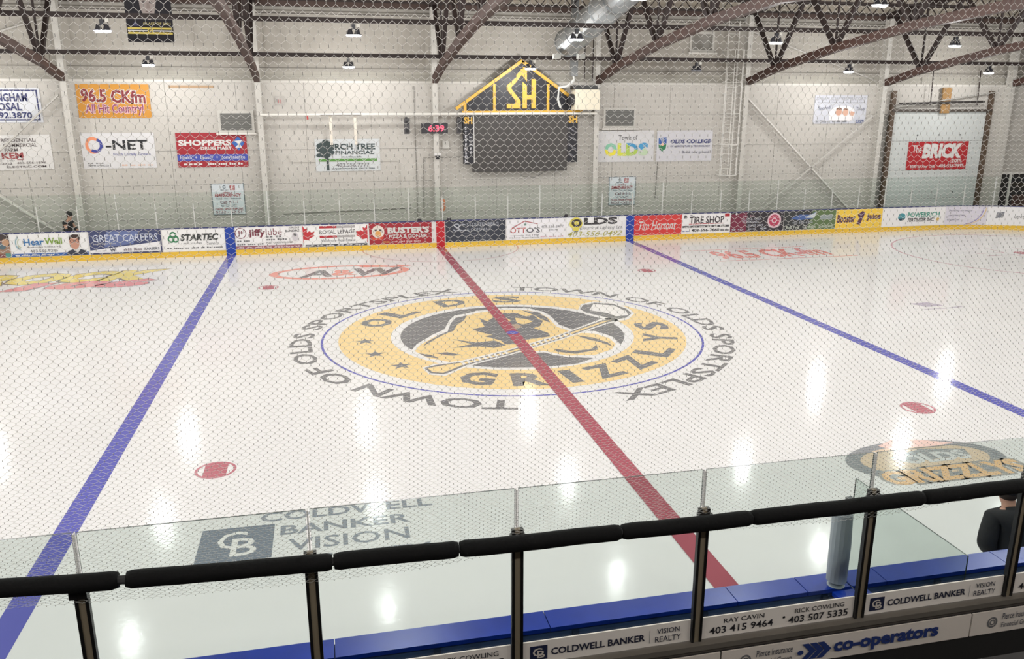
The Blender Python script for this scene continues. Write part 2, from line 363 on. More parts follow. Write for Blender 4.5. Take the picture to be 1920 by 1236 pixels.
itext('COLDWELL', -5.37, -8.57, -3.06, -8.31, TXI, 2, cb, 1.2); itext('BANKER', -5.09, -8.97, -3.4, -8.72, TXI, 2, cb, 1.2)
itext('VISION', -4.98, -9.4, -3.45, -9.1, TXI, 2, cb, .6); itext('REALTY', -4.95, -9.85, -3.2, -9.55, TXI, 2, cb, .6)
g2 = []
for i in range(48):
    a = 2*math.pi*i/48; g2.append((4.72+1.35*math.cos(a), -8.72+.72*math.sin(a)))
gz = ipoly(g2, icem((150, 154, 158)), 2, 'ice_advert'); gz['label'] = 'grey oval crest with orange lettering painted in the ice by the benches'
ipoly([(4.72+1.1*math.cos(2*math.pi*i/40), -8.7+.52*math.sin(2*math.pi*i/40)) for i in range(40)], icem((226, 205, 180)), 3, 'oval_field', gz)
ipoly([(4.3, -8.1), (4.7, -7.92), (5.1, -8.0), (5.6, -8.25), (5.2, -8.3), (4.4, -8.25)], icem((236, 205, 195)), 4, 'crest_top', gz)
ipoly([(4.2, -8.55), (4.9, -8.35), (5.6, -8.5), (5.5, -8.75), (4.3, -8.75)], icem((160, 164, 166)), 4, 'crest_shape', gz)
itext('OLDS', 4.3, -8.85, 5.5, -8.5, icem((222, 224, 224)), 5, gz, 2.5)
itext('GRIZZLYS', 3.55, -9.5, 6.1, -8.95, icem((165, 165, 162)), 5, gz, 7, name='letter_outline'); itext('GRIZZLYS', 3.6, -9.46, 6.05, -8.99, icem((236, 196, 150)), 6, gz, 2.5)

# ---- building shell
WALLC = mat((190, 186, 179), .75, noise=.08, nscale=.7, bump=.03, bscale=6, name='painted_wall')
UPPER = mat((174, 169, 160), .7, noise=.06, nscale=.5, name='liner_wall')
wall = MB().box((-34, 13.97, -.06), (38, 14.3, 6.26)).out('wall_back', mat((150, 148, 142), .8), origin=(0, 14, 0))
tag(wall, 'white painted panel wall behind the far boards', kind='structure')
for i in range(-14, 16):
    for j in range(5):
        x0 = i*2.44+.03; z0 = .02+j*1.25
        if 20.2 < x0+1.2 < 25.1 and z0 < 5: continue
        MB().box((x0, 13.945-random.uniform(0, .004), z0), (x0+2.428, 13.972, z0+1.238)).out('wall_panel', WALLC, wall)
up = MB().box((-34, 14.22, 6.26), (38, 14.4, 9.3)).out('wall_back_upper', UPPER, origin=(0, 14.2, 6.26))
tag(up, 'grey upper wall lining above the white wall', kind='structure')
for k in range(58):
    x = -33+k*1.22; MB().box((x-.012, 14.205, 6.26), (x+.012, 14.222, 9.0)).out('liner_seam', UPPER, up)
lg = MB().box((-34, 13.93, 6.2), (38, 14.25, 6.275)).out('trim_1', mat((205, 202, 195), .6), origin=(0, 14, 6.2)); tag(lg, 'white ledge along the top of the far wall', kind='structure')
gb = MB().box((-34, 14.12, 6.275), (38, 14.22, 6.6)).out('trim_2', mat((176, 172, 162), .7), origin=(0, 14.2, 6.3)); tag(gb, 'grey ribbed girt just above the wall ledge', kind='structure')
for z in (6.35, 6.42, 6.49): MB().box((-34, 14.105, z), (38, 14.12, z+.02)).out('rib', mat((165, 162, 152), .7), gb)
for n_, (z, y, hh, c) in enumerate(((6.72, 14.15, .03, (120, 116, 108)), (8.62, 14.1, .035, (95, 90, 84)), (8.72, 14.05, .03, (110, 106, 98)))):
    o = MB().box((-34, y-.02, z), (38, y+.02, z+hh)).out('conduit', mat(c, .6), origin=(0, y, z)); tag(o, ('thin conduit above the wall ledge', 'lower of two thin pipes under the eave', 'upper of two thin pipes under the eave')[n_], 'pipe')
ev = MB().box((-34, 13.98, 8.88), (38, 14.2, 9.12)).out('trim_3', mat((72, 56, 50), .7), origin=(0, 14.1, 8.9)); tag(ev, 'dark brown eave strut where roof meets wall', kind='structure')
ZT = lambda y: 9.12+(14.3-abs(y))*.1
DECK = mat((176, 168, 154), .8, noise=.15)
rv = []; rf = []
for i, y in enumerate((14.4, 0, -14.4, -27)):
    z = ZT(y) if abs(y) < 15 else ZT(14.4); rv += [(-36, y, z), (40, y, z), (-36, y, z+.1), (40, y, z+.1)]
for i in range(3): a = 4*i; rf += [[a, a+1, a+5, a+4], [a+2, a+6, a+7, a+3], [a, a+4, a+6, a+2], [a+1, a+3, a+7, a+5]]
roof = obj('ceiling', rv, rf, DECK, origin=(0, 0, 9.2)); tag(roof, 'corrugated grey roof deck over the rink', kind='structure')
for nm, a, b, c in (('wall_left', (-36.2, -27, -.06), (-36, 14.4, 10.6), (190, 186, 178)), ('wall_right', (38, -27, -.06), (38.2, 14.4, 10.6), (190, 186, 178)), ('wall_front', (-36, -27.2, -.06), (38, -27, 10.6), (200, 195, 186))):  # unseen front wall kept pale to bounce light onto the near panels
    o = MB().box(a, b).out(nm, mat(c, .8), origin=a); tag(o, {'wall_left': 'painted end wall beyond the blue line', 'wall_right': 'painted end wall beyond the goal', 'wall_front': 'pale back wall behind the stands'}[nm], kind='structure')
# stands under and behind the camera
STD = mat((34, 32, 31), .9, noise=.2)
for n_, (a, b) in enumerate((((-34, -27, -.06), (36, -17.2, 3.65)), ((-34, -17.2, -.06), (36, -16.2, 2.85)), ((-34, -16.2, -.06), (36, -14.85, .9)))):
    o = MB().box(a, b).out('floor_stand', STD, origin=a); tag(o, ('top dark concrete tier of the stands', 'middle dark concrete tier of the stands', 'low dark concrete walkway below the stands')[n_], kind='structure')

# ---- columns
COL = mat((192, 189, 182), .55, noise=.05, nscale=1.2, name='column_paint')
COLN = ['white steel column left of the disposal sign', 'white steel column between electric banner and yellow radio sign', 'white steel column right of the red pharmacy sign', 'white steel column below the red clock',
        'white steel column beside the colourful town sign', 'white steel column beside the caged ladder', 'white steel column left of the roller door', 'white steel column right of the roller door']
for i, k in enumerate(range(-3, 5)):
    x = 6.5*k+.02
    t = thing('steel_column', (x, 13.78, -.06), COLN[i], 'column', 'columns along the far wall')
    MB().box((x-.1, 13.6, -.06), (x+.1, 13.625, 8.95)).out('front_flange', COL, t)
    MB().box((x-.012, 13.625, -.06), (x+.012, 13.92, 8.95)).out('web', COL, t)
    MB().box((x-.1, 13.92, -.06), (x+.1, 13.942, 8.95)).out('rear_flange', COL, t)
    for z in (6.2, 8.9): MB().box((x-.1, 13.625, z), (x+.1, 13.92, z+.02)).out('stiffener', COL, t)
# ---- wall bracing
BR = mat((186, 183, 177), .6)
def brace(p, q, lab, w_=.11, c=BR):
    o = MB().beam(p, q, .05, w_, up=(0, -1, 0)).out('wall_brace', c, origin=p); tag(o, lab, 'brace')
brace((13.1, 13.75, 5.7), (18.9, 13.75, .5), 'white diagonal wall brace falling toward the roller door', .2, mat((214, 211, 205), .6))
brace((19.1, 13.69, 4.95), (13.6, 13.69, .6), 'thinner crossing diagonal brace rising to the sleep clinic sign', .08, mat((196, 193, 187), .6))
brace((-13.2, 13.75, 5.75), (-19, 13.75, .6), 'white diagonal brace behind the disposal sign')
brace((-19.2, 13.69, 5.2), (-13.4, 13.69, .6), 'white diagonal brace running down behind the person', .18, mat((210, 207, 200), .6))
brace((13.1, 14.1, 8.4), (19.4, 14.1, 6.4), 'pale diagonal brace on the upper wall above the sleep clinic sign', .09)
brace((-13.1, 14.1, 8.4), (-19.4, 14.1, 6.4), 'pale diagonal brace on the upper wall above the disposal sign', .09)

# ---- trusses
BRN = mat((66, 43, 36), .6, noise=.2, nscale=2, name='brown_steel'); BRD = mat((40, 28, 26), .65, name='dark_steel')
BN = [(13.55, 6.33), (11.5, 6.75), (7.6, 7.27), (3.75, 7.66), (0, 7.85), (-3.75, 7.66), (-7.6, 7.27), (-11.5, 6.75), (-13.55, 6.33)]
TN = [13.4, 9.55, 5.7, 1.9, -1.9, -5.7, -9.55, -13.4]
TRL = ['brown steel roof truss left of the hanging banner', 'brown steel roof truss over the electric banner column', 'brown steel roof truss over the pharmacy sign column', 'brown steel roof truss over the red clock column',
       'brown steel roof truss between scoreboard and colourful town sign', 'brown steel roof truss over the caged ladder', 'brown steel roof truss left of the roller door', 'brown steel roof truss right of the roller door']
for i, k in enumerate(range(-3, 5)):
    x = 6.5*k+.02; t = thing('roof_truss', (x, 0, 6.3), TRL[i], 'truss', 'roof trusses')
    for a, b in zip(BN[:-1], BN[1:]): MB().beam((x, a[0], a[1]), (x, b[0], b[1]), .2, .27).out('bottom_chord', BRN, t)
    tp = [(14.1, ZT(14.1)-.15), (0, ZT(0)-.15), (-14.1, ZT(14.1)-.15)]
    for a, b in zip(tp[:-1], tp[1:]): MB().beam((x, a[0], a[1]), (x, b[0], b[1]), .2, .24).out('top_chord', BRD, t)
    for j in range(1, 8):
        y, z = BN[j]
        for yt in (TN[j-1], TN[j]): MB().beam((x, y, z), (x, yt, ZT(yt)-.2), .13, .15).out('web_member', BRD, t)
        MB().beam((x, y, z), (x, y, ZT(y)-.2), .06, .06).out('hanger_rod', BRD, t)
        MB().box((x-.02, y-.28, z-.1), (x+.02, y+.28, z+.32)).out('gusset', BRD, t)
# ---- lateral bracing lines carrying the lamps
for y, z, l in ((11.5, 7.05, 'dark steel line carrying the lamps nearest the far wall'), (5.8, 7.66, 'dark steel line carrying the second row of lamps'), (.8, 8.2, 'dark steel line carrying the middle row of lamps'),
                (-5.8, 7.66, 'dark steel line carrying lamps over the near circles'), (-11.5, 7.05, 'dark steel line carrying lamps over the benches'), (-19.6, 9.0, 'added dark steel line holding the fill lamps over the stands')):  # last line is added to hang the fill lamps
    o = MB().box((-30, y-.06, z-.065), (34, y+.06, z+.065)).out('bracing_line', BRD, origin=(0, y, z)); tag(o, l, 'steel beam')
# ---- roof joists
for y, l in ((12.3, 'open web roof joist nearest the far wall'), (10.4, 'second open web roof joist from the far wall')):
    zt = ZT(y)-.03; t = thing('roof_joist', (0, y, zt-.4), l, 'joist')
    MB().box((-34, y-.04, zt-.06), (38, y+.04, zt)).out('joist_top', BRD, t); MB().box((-34, y-.04, zt-.42), (38, y+.04, zt-.37)).out('joist_bottom', BRD, t)
    m = MB()
    for k in range(120):
        x = -34+k*.6; m.beam((x, y, zt-.38), (x+.3, y, zt-.05), .03, .03); m.beam((x+.3, y, zt-.05), (x+.6, y, zt-.38), .03, .03)
    o = m.out('joist_lacing', BRD, t); o['kind'] = 'stuff'

# ---- lamps
HOUS = mat((38, 38, 46), .5); LENS = emit((245, 248, 255), 9.0); LENSOFF = mat((120, 122, 128), .4)
def lamp(x, y, z, zl, lit, label, watts):
    t = thing('high_bay_light', (x, y, z), label, 'lamp', 'high bay lamps')
    MB().box((x-.05, y-.05, z+.16), (x+.05, y+.05, z+.3)).out('bracket', HOUS, t)
    MB().tube([(x, y, z+.3), (x, y, zl-.066)], .012, 6).out('hook', HOUS, t)
    MB().box((x+.08, y-.05, zl-.17), (x+.18, y+.04, zl-.08)).out('junction_box', mat((215, 213, 205), .5), t)
    MB().tube([(x+.13, y, zl-.17), (x+.2, y, zl-.28), (x+.1, y, z+.2)], .008, 5).out('cord', HOUS, t)
    for s in (-1, 1):
        h = MB(); h.cone((x+s*.1, y, z+.02), .135, .11, .025, 18); h.cone((x+s*.1, y, z+.045), .09, .05, .13, 14); h.out('housing', HOUS, t)
        MB().cone((x+s*.1, y, z-.025), .085, .12, .045, 18).out('lens', LENS if lit else LENSOFF, t)
    if lit:
        ld = bpy.data.lights.new('lamp_light', 'POINT'); ld.shadow_soft_size = .1; ld.energy = watts; ld.color = (1.0, .988, .975)
        lo = bpy.data.objects.new('lamp_light', ld); C.objects.link(lo); lo.parent = t; lo.location = (0, 0, -.15)
L1 = ['beyond the disposal sign', 'beyond the electric banner', 'above the yellow radio sign', 'above the financial tree sign', 'at the scoreboard gable', 'between town signs and caged ladder, switched off', 'above the sleep clinic sign', 'above the overhead door']
L2 = ['farthest beyond the disposal sign', 'over the disposal sign truss', 'beside the portrait banner', 'in line with the tree sign lamp', 'in front of the round duct', 'over the caged ladder truss', 'over the roller door truss', 'beyond the corner']
for r, (y, z, zl) in enumerate(((11.5, 6.66, 7.05), (5.8, 7.26, 7.66), (.8, 7.82, 8.2), (-5.8, 7.26, 7.66), (-11.5, 6.66, 7.05), (-19.6, 7.9, 9.0))):  # last row is added over the stands to brighten the near panels
    for k in range(-4, 4):
        i = k+4; lit = not (k == 1 and r == 0)
        if r == 0: lab = 'wall row high bay lamp '+L1[i]
        elif r == 1: lab = 'second row high bay lamp '+L2[i]
        else: lab = ('high bay lamp over the centre of the ice', 'high bay lamp over the near circles', 'high bay lamp over the bench boards', 'added unseen fill lamp over the stands')[r-2]
        lamp(6.5*k+3.25, y, z, zl, lit, lab, LAMP_W*(.68, 1, 1, 1, 1, 1.1)[r])

# ---- ducts and heater unit by the scoreboard
DUCT = mat((150, 154, 156), .35, metal=.6, noise=.08, name='galvanised')
t = thing('air_duct', (4.5, 11, 7.6), 'large round galvanised air duct rising toward the roof', 'duct')
m = MB(); m.tube([(4.5, 11.0, 7.55), (4.52, 2.0, 9.15)], .48, 28); m.out('duct_body', DUCT, t, smooth=False)
for k in range(7):
    f = k/7; y = 11-9*f; z = 7.55+1.6*f; m = MB(); m.tube([(4.5, y, z), (4.5, y-.05, z+.009)], .5, 28); m.out('duct_seam', DUCT, t)
for s in (-1, 1): MB().box((4.5+s*.45-.12, 10.7, 7.0), (4.5+s*.45+.12, 11.0, 7.16)).out('duct_grille', mat((170, 170, 165), .5), t)
t = thing('vertical_duct', (5.2, 12.5, 6.4), 'grey vertical duct dropping beside the scoreboard gable', 'duct')
MB().box((5.07, 12.38, 6.45), (5.32, 12.62, 9.2)).out('duct_body', mat((120, 122, 122), .5, metal=.3), t)
for dx in (.42, .75): MB().tube([(5.2+dx, 12.5, 6.3), (5.2+dx, 12.5, 9.0)], .02, 6).out('conduit', BRD, t)
MB().tube([(5.2, 12.5, 6.45), (5.2, 12.5, 6.3), (5.05, 12.8, 6.1), (4.75, 12.95, 6.05), (4.72, 13, 5.6), (4.85, 13.05, 5.3)], .05, 8).out('flue_pipe', mat((205, 206, 202), .4), t)
t = thing('heater_unit', (5.9, 13.3, 5.2), 'beige heater box at the right end of the scoreboard gable', 'heater')
MB().box((5.38, 12.85, 5.22), (6.38, 13.36, 5.98)).out('casing', mat((226, 218, 196), .5), t); MB().box((5.3, 12.9, 5.98), (6.3, 13.3, 6.14)).out('top_grille', mat((60, 60, 60), .6), t)
MB().box((6.1, 13.36, 5.4), (6.3, 13.944, 5.5)).out('bracket', mat((90, 88, 84), .5), t)
MB().tube([(5.38, 13.1, 5.6), (5.22, 13.1, 5.6)], .22, 16).out('fan_guard', mat((50, 50, 52), .5), t)

# ---- white horizontal tube and hangers
t = thing('horizontal_tube', (0, 13.32, 5.06), 'long white horizontal tube crossing in front of the scoreboard', 'pipe')
MB().tube([(-6.45, 13.36, 5.05), (6.45, 13.36, 5.08)], .05, 10).out('tube', mat((222, 220, 213), .45), t)
MB().box((-4.3, 13.3, 5.0), (-2.8, 13.34, 5.04)).out('hook_rail', mat((110, 105, 98), .6), t)
for x in (-3.95, -3.05): MB().box((x-.05, 13.37, 3.95), (x+.05, 13.42, 5.0)).out('hanger_bar', mat((214, 206, 192), .6), t)
MB().box((-4.8, 13.3, 4.88), (-4.74, 13.33, 5.02)).out('red_tag', mat((170, 50, 50), .6), t)

# ---- louvred windows
def louver(nm, x0, x1, z0, z1, y, lab, n=7, dark=(96, 96, 92)):
    t = MB().box((x0-.1, y-.05, z0-.1), (x1+.1, y+.01, z1+.1)).out(nm, mat((196, 193, 186), .6), origin=((x0+x1)/2, y, z0)); tag(t, lab, kind='structure')
    MB().box((x0, y-.07, z0), (x1, y-.048, z1)).out('pane', mat(dark, .35), t)
    for k in range(n): z = z0+(z1-z0)*(k+.5)/n; MB().box((x0, y-.085, z-.008), (x1, y-.07, z+.008)).out('slat', mat((118, 117, 112), .5), t)
    MB().box((x0-.18, y-.16, z0-.16), (x1+.2, y, z0-.1)).out('window_sill', mat((214, 211, 204), .5), t)
louver('window_1', -7.9, -6.82, 4.5, 5.1, 13.94, 'dark louvred window above the pharmacy sign')
louver('window_2', 7.0, 8.2, 4.58, 5.2, 13.94, 'dark louvred window above the colourful town sign')
louver('window_3', 10.72, 11.6, 7.58, 8.2, 14.2, 'small grey louvre high on the upper wall', 8, (140, 136, 128))

# ---- caged ladder
t = thing('caged_ladder', (12.3, 13.6, 2.4), 'white caged ladder fixed to the wall', 'ladder'); LW = mat((222, 220, 214), .45)
for x in (12.12, 12.6): MB().tube([(x, 13.78, 2.4), (x, 13.78, 8.7)], .022, 6).out('ladder_rail', LW, t)
for k in range(21): MB().tube([(12.12, 13.78, 2.5+.3*k), (12.6, 13.78, 2.5+.3*k)], .012, 6).out('rung', LW, t)
for k in range(5):
    z = 2.55+1.25*k; MB().tube([(12.36+.4*math.cos(a), 13.75-.62*abs(math.sin(a)), z) for a in [math.pi*i/12 for i in range(13)]], .02, 6).out('cage_hoop', LW, t)
for z in (2.6, 4.2, 5.8):
    for x in (12.12, 12.6): MB().box((x-.02, 13.78, z), (x+.02, 13.944, z+.05)).out('wall_bracket', LW, t)
for a in (.5, 1.1, 2.04, 2.64): MB().tube([(12.36+.4*math.cos(a), 13.75-.62*math.sin(a), 2.55), (12.36+.4*math.cos(a), 13.75-.62*math.sin(a), 7.55)], .014, 6).out('cage_strap', LW, t)

# ---- roller door and dark opening at right
t = MB().box((20.1, 13.9, -.06), (25.2, 13.94, 5.15)).out('door_1', mat((60, 55, 50), .7), origin=(22.6, 13.9, 0)); tag(t, 'grey sectional overhead door under the red banner', kind='structure')
DS = mat((198, 202, 200), .6, noise=.06, nscale=.8)
for k in range(4):
    z = .02+k*1.28; MB().box((20.28, 13.85, z), (25.02, 13.9, z+1.265)).out('door_section', DS, t)
    for x in (21.6, 22.7, 23.8): MB().tube([(x, 13.85, z+.25), (x, 13.83, z+.25)], .035, 8).out('bolt', mat((80, 80, 80), .5), t)
for x in (20.15, 25.15): MB().box((x-.09, 13.74, 0), (x+.09, 13.9, 6.0)).out('door_track', mat((92, 76, 62), .6, noise=.3), t)
MB().box((20.1, 13.72, 5.12), (25.2, 13.88, 5.22)).out('door_header', mat((70, 62, 56), .6), t); MB().tube([(20.3, 13.6, 5.45), (24.6, 13.6, 5.55)], .05, 8).out('spring_shaft', mat((50, 46, 44), .6), t)
MB().beam((20.2, 13.7, 5.3), (25.2, 13.7, 5.95), .04, .1, up=(0, -1, 0)).out('door_rail', mat((160, 158, 152), .5), t)
MB().box((22.52, 13.7, 5.05), (22.95, 13.78, 6.15)).out('timber_post', mat((150, 116, 72), .7, noise=.2), t)
for x in (21.9, 24.3): MB().beam((x, 13.65, 5.4), (x-.05, 13.65, 6.9), .03, .03).out('hanger_rod', BRD, t)
t = MB().box((26.3, 13.9, -.06), (30.5, 13.945, 2.4)).out('door_2', mat((215, 212, 206), .6), origin=(28, 13.9, 0)); tag(t, 'dark open doorway beyond the rink corner', kind='structure')
MB().box((26.42, 13.87, 0), (30.3, 13.9, 2.3)).out('opening_shade', mat((40, 38, 38), .7), t); MB().box((26.8, 13.8, 0), (26.88, 13.87, 2.35)).out('door_post', mat((220, 218, 212), .5), t)  # flat dark sheet paints the shade inside the doorway
MB().box((27.1, 13.8, 0), (30, 13.86, 1.35)).out('brown_crate', mat((82, 58, 50), .7), t)

# ================================================================== WALL SIGNS
def sign(name, x0, z0, x1, z1, rgb, lab, cat='sign', y=13.93, th=.02, tilt=0, grp=None):
    w_, h_ = x1-x0, z1-z0; ct, st = math.cos(tilt), math.sin(tilt)
    def fm(x, z, off): return (x0+x*ct-z*st, y-th-off, z0+x*st+z*ct)
    c = [fm(0, 0, 0), fm(w_, 0, 0), fm(w_, h_, 0), fm(0, h_, 0)]
    vs = c+[(a[0], a[1]+th, a[2]) for a in c]
    o = obj(name, vs, [[0, 1, 2, 3], [7, 6, 5, 4], [0, 4, 5, 1], [1, 5, 6, 2], [2, 6, 7, 3], [3, 7, 4, 0]], mat(tuple(int(c*.93) for c in rgb), .5, noise=.03), origin=((x0+x1)/2, y, (z0+z1)/2))
    tag(o, lab, cat, grp)
    return Panel(o, fm, w_, h_)
K = lambda *c: mat(c, .5)
s = sign('wall_sign', -16.25, 4.8, -13.86, 5.98, (222, 224, 230), 'white disposal company sign with navy rounded border')
for a in ((.03, .06, .97, .1), (.03, .9, .97, .94)): s.rect(*a, NAVY, 'border')
s.rect(.95, .06, .968, .94, NAVY, 'border'); s.rect(.03, .06, .048, .94, NAVY, 'border')
s.text('NGHAM', .42, .16, .83, .4, NAVY, 1.6); s.text('OSAL', .42, .43, .74, .66, NAVY, 1.6); s.text('92.3870', .42, .7, .86, .88, NAVY, 1.2)
s = sign('wall_banner', -16.2, 3.15, -13.72, 4.36, (226, 224, 221), 'white electrician banner hanging slightly askew below disposal sign', 'banner', tilt=.012)
for b, a in (('RESIDENTIAL', (.36, .1, .8, .2)), ('COMMERCIAL', (.38, .24, .82, .34)), ('FARM', (.39, .38, .56, .47))): s.text(b, *a, mat((90, 80, 80), .5), .8)
s.text('KEM', .34, .5, .62, .68, mat((150, 70, 72), .5), 2); s.text('LTD', .4, .71, .5, .75, GREY); s.rect(.53, .7, .62, .715, mat((150, 70, 72), .5))
s.text('403-556-1598', .52, .77, .9, .83, mat((90, 80, 80), .5), .8); s.text('-2222', .3, .78, .46, .84, mat((90, 80, 80), .5), .8); s.text('ELECTRIC.COM', .38, .88, .9, .94, mat((90, 80, 80), .5), .6)
s = sign('wall_sign', -12.68, 4.95, -10.26, 6.11, (206, 142, 42), 'orange yellow radio station sign with maroon lettering')
MAR = mat((122, 32, 38), .5)
s.text('96.5 CKfm', .05, .1, .95, .56, WHITE, 4.2, .05, -.06); s.text('96.5 CKfm', .06, .12, .94, .53, MAR, 1.8, .05, -.06)
s.text('All Hit Country!', .09, .57, .91, .95, mat((226, 190, 200), .5), 3); s.text('All Hit Country!', .1, .59, .9, .93, mat((130, 50, 84), .5), 1)
s = sign('wall_sign', -12.74, 3.17, -10.27, 4.42, (226, 225, 226), 'white internet provider sign with orange and blue ring')
s.ring(.16, .34, .105, .24, .38, mat((226, 142, 104), .5), a0=.9, a1=5.4); s.ring(.185, .34, .105, .21, .38, mat((52, 60, 140), .5), a0=-2.2, a1=1.2)
s.text('-NET', .33, .2, .9, .47, BLACK, 1.2); s.text('Fresh Locally Grown', .42, .56, .93, .66, mat((80, 84, 140), .5), .5)
s.greek(.06, .82, .28, .86, GREY, 2, 3); s.text('www.o-net.ca', .06, .88, .34, .94, GREY); s.greek(.52, .89, .96, .93, mat((216, 180, 160), .5), 4, 4)
s = sign('wall_sign', -9.53, 3.17, -7.05, 4.41, (166, 30, 44), 'red pharmacy sign with blue strip and white lettering')
s.text('SHOPPERS', .03, .2, .78, .38, WHITE, 2.4); s.text('DRUG MART', .34, .4, .78, .5, WHITE, 1.6); s.rect(0, .63, 1, .82, mat((62, 74, 160), .5))
s.text('health  +  beauty  +  convenience', .04, .66, .96, .8, WHITE, .4); s.greek(.08, .87, .36, .94, WHITE, 1, 5); s.greek(.42, .87, .93, .94, WHITE, 4, 6)
s.poly([(.88, .1), (.97, .31), (.88, .53), (.79, .31)], mat((44, 96, 170), .5)); s.poly([(.83, .24), (.94, .22), (.9, .32), (.93, .44), (.83, .44), (.88, .34)], WHITE, 'mortar')
def emergency(x0, z0, lab):
    s = sign('emergency_sign', x0, z0, x0+1.18, z0+1.17, (222, 230, 234), lab); d = mat((70, 84, 92), .5); r = mat((150, 60, 66), .5)
    for a in ((0, 0, 1, .015), (0, .985, 1, 1), (0, 0, .018, 1), (.982, 0, 1, 1)): s.rect(*a, d, 'border')
    s.ring(.4, .11, .05, .05, .35, d, a0=.5, a1=6.0); s.greek(.28, .19, .52, .215, d, 2, 2)
    s.rect(.57, .05, .72, .21, mat((160, 70, 74), .5), 'emblem'); s.text('E', .6, .07, .69, .19, WHITE, 1.5)
    s.greek(.34, .27, .64, .3, r, 3, 8); s.text('EMERGENCY', .1, .32, .9, .42, r, 1.6); s.text('Police - Fire - Ambulance', .14, .45, .88, .5, d, .5)
    s.text('Call 9-1-1', .24, .54, .78, .64, mat((120, 90, 96), .5), .8); s.greek(.26, .68, .76, .7, d, 4, 9); s.greek(.28, .72, .74, .74, d, 4, 10)
    s.text('OLDS SPORTSPLEX', .07, .78, .93, .84, r, .8); s.text('5133 - 52 ST', .08, .87, .92, .95, mat((120, 84, 92), .5), .8)
emergency(-8.46, 1.38, 'emergency phone notice below the pharmacy sign'); emergency(7.23, 1.35, 'emergency phone notice below the colourful town sign')
s = sign('wall_sign', -4.58, 2.94, -2.14, 4.14, (214, 219, 220), 'pale financial company sign with dark tree and green bar')
G = mat((52, 66, 66), .5)
s.text('BIRCH TREE', .19, .14, .93, .33, G, 2); s.text('FINANCIAL', .31, .36, .91, .48, G, 1.4); s.text('Art & Willena Birch', .41, .53, .71, .58, G, .2)
s.rect(.05, .61, .95, .69, mat((84, 138, 62), .5)); s.text('403.556.7777', .31, .74, .83, .87, GREY, 1); s.text('MAJOR SPONSOR SINCE 1990', .24, .9, .91, .96, G, .6)
s.poly([(.17, .5), (.2, .5), (.205, .97), (.165, .97)], G, 'tree_trunk')
for u, v, r in ((.17, .1, .07), (.1, .2, .07), (.06, .3, .05), (.13, .35, .08), (.22, .3, .06), (.24, .16, .05), (.17, .5, .06), (.05, .5, .035), (.25, .42, .05), (.11, .52, .03)):
    rr = random.Random(int(u*1000)); s.poly([(u+r*(.7+.5*rr.random())*math.cos(i*.52), v+2*r*(.6+.4*rr.random())*math.sin(i*.52)) for i in range(12)], G, 'tree_leaves')
s = sign('wall_sign', 6.7, 3.13, 9.14, 4.39, (222, 221, 222), 'white town sign with yellow green and blue letters')
s.text('Town of', .36, .14, .7, .3, mat((84, 84, 86), .5), .6)
for ch, a, cs in (('O', (.12, .39, .34, .82), ((226, 214, 62), (130, 190, 160))), ('L', (.35, .4, .5, .81), ((206, 210, 70), (92, 168, 184))), ('D', (.5, .4, .72, .81), ((170, 196, 84), (62, 144, 190))), ('S', (.72, .39, .9, .81), ((184, 204, 170), (70, 150, 196)))):
    s.text(ch, *a, mat(cs[0], .5), 3.2); mid = (a[1]+a[3])/2
    vs, fs = textgeo(ch, 3.2); s.o += .001; up_ = [f for f in fs if min(vs[i][1] for i in f) > .42]
    if up_: obj('lettering', [s.q(a[0]+(a[2]-a[0])*x, a[3]+(a[1]-a[3])*y, s.o) for x, y in vs], up_, mat(cs[1], .5), s.p)
s = sign('wall_sign', 9.27, 3.12, 11.76, 4.38, (218, 217, 222), 'white college sign with blue and green shield')
s.poly([(.03, .24), (.17, .22), (.17, .42), (.1, .46), (.03, .42)], mat((52, 92, 160), .5)); s.poly([(.03, .44), (.1, .48), (.17, .43), (.16, .58), (.1, .68), (.04, .58)], mat((44, 120, 78), .5)); s.disc(.1, .44, .025, .05, mat((236, 190, 160), .5))
for k in range(3): s.poly([(.05+.03*k, .24), (.065+.03*k, .24), (.1, .42)], WHITE, 'shield_ray')
s.text('OLDS COLLEGE', .24, .29, .97, .42, mat((50, 56, 110), .5), 1.8, .1); s.text('OF AGRICULTURE & TECHNOLOGY', .24, .48, .96, .54, NAVY, .3); s.text('Break new ground.', .46, .66, .96, .77, mat((96, 98, 110), .5))
s = sign('wall_sign', 16.4, 4.62, 18.93, 5.8, (216, 218, 226), 'white sleep clinic sign with two sleeping people pictured')
s.text('DREAM SLEEP RESPIRATORY', .03, .05, .97, .17, mat((140, 140, 146), .5)); s.text('Your Home CPAP - Sleep - Respiratory Clinic', .05, .22, .95, .29, GREY); s.text('Snored?', .08, .4, .32, .53, mat((90, 92, 110), .5), .4, 0, .06); s.text('Tired?', .8, .4, .97, .52, mat((90, 92, 110), .5), .4, 0, -.04)
s.poly([(.28, .6), (.38, .42), (.5, .36), (.66, .38), (.76, .5), (.78, .7), (.74, .9), (.3, .88)], mat((236, 232, 232), .5), 'picture'); s.disc(.47, .58, .06, .13, mat((206, 160, 138), .5), 'picture_face'); s.disc(.6, .6, .055, .12, mat((214, 172, 150), .5), 'picture_face'); s.disc(.47, .5, .055, .07, mat((120, 84, 66), .5), 'picture_hair', a0=0, a1=3.14); s.disc(.6, .52, .05, .07, mat((140, 98, 74), .5), 'picture_hair', a0=0, a1=3.14)
s.poly([(.7, .55), (.78, .6), (.75, .72), (.68, .7)], mat((210, 168, 146), .5), 'picture_hand'); s.text('In Olds at', .05, .87, .32, .96, GREY, .3); s.greek(.36, .88, .64, .95, GREY, 3, 11); s.text('DSR', .82, .86, .98, .98, mat((80, 92, 140), .5), .8)
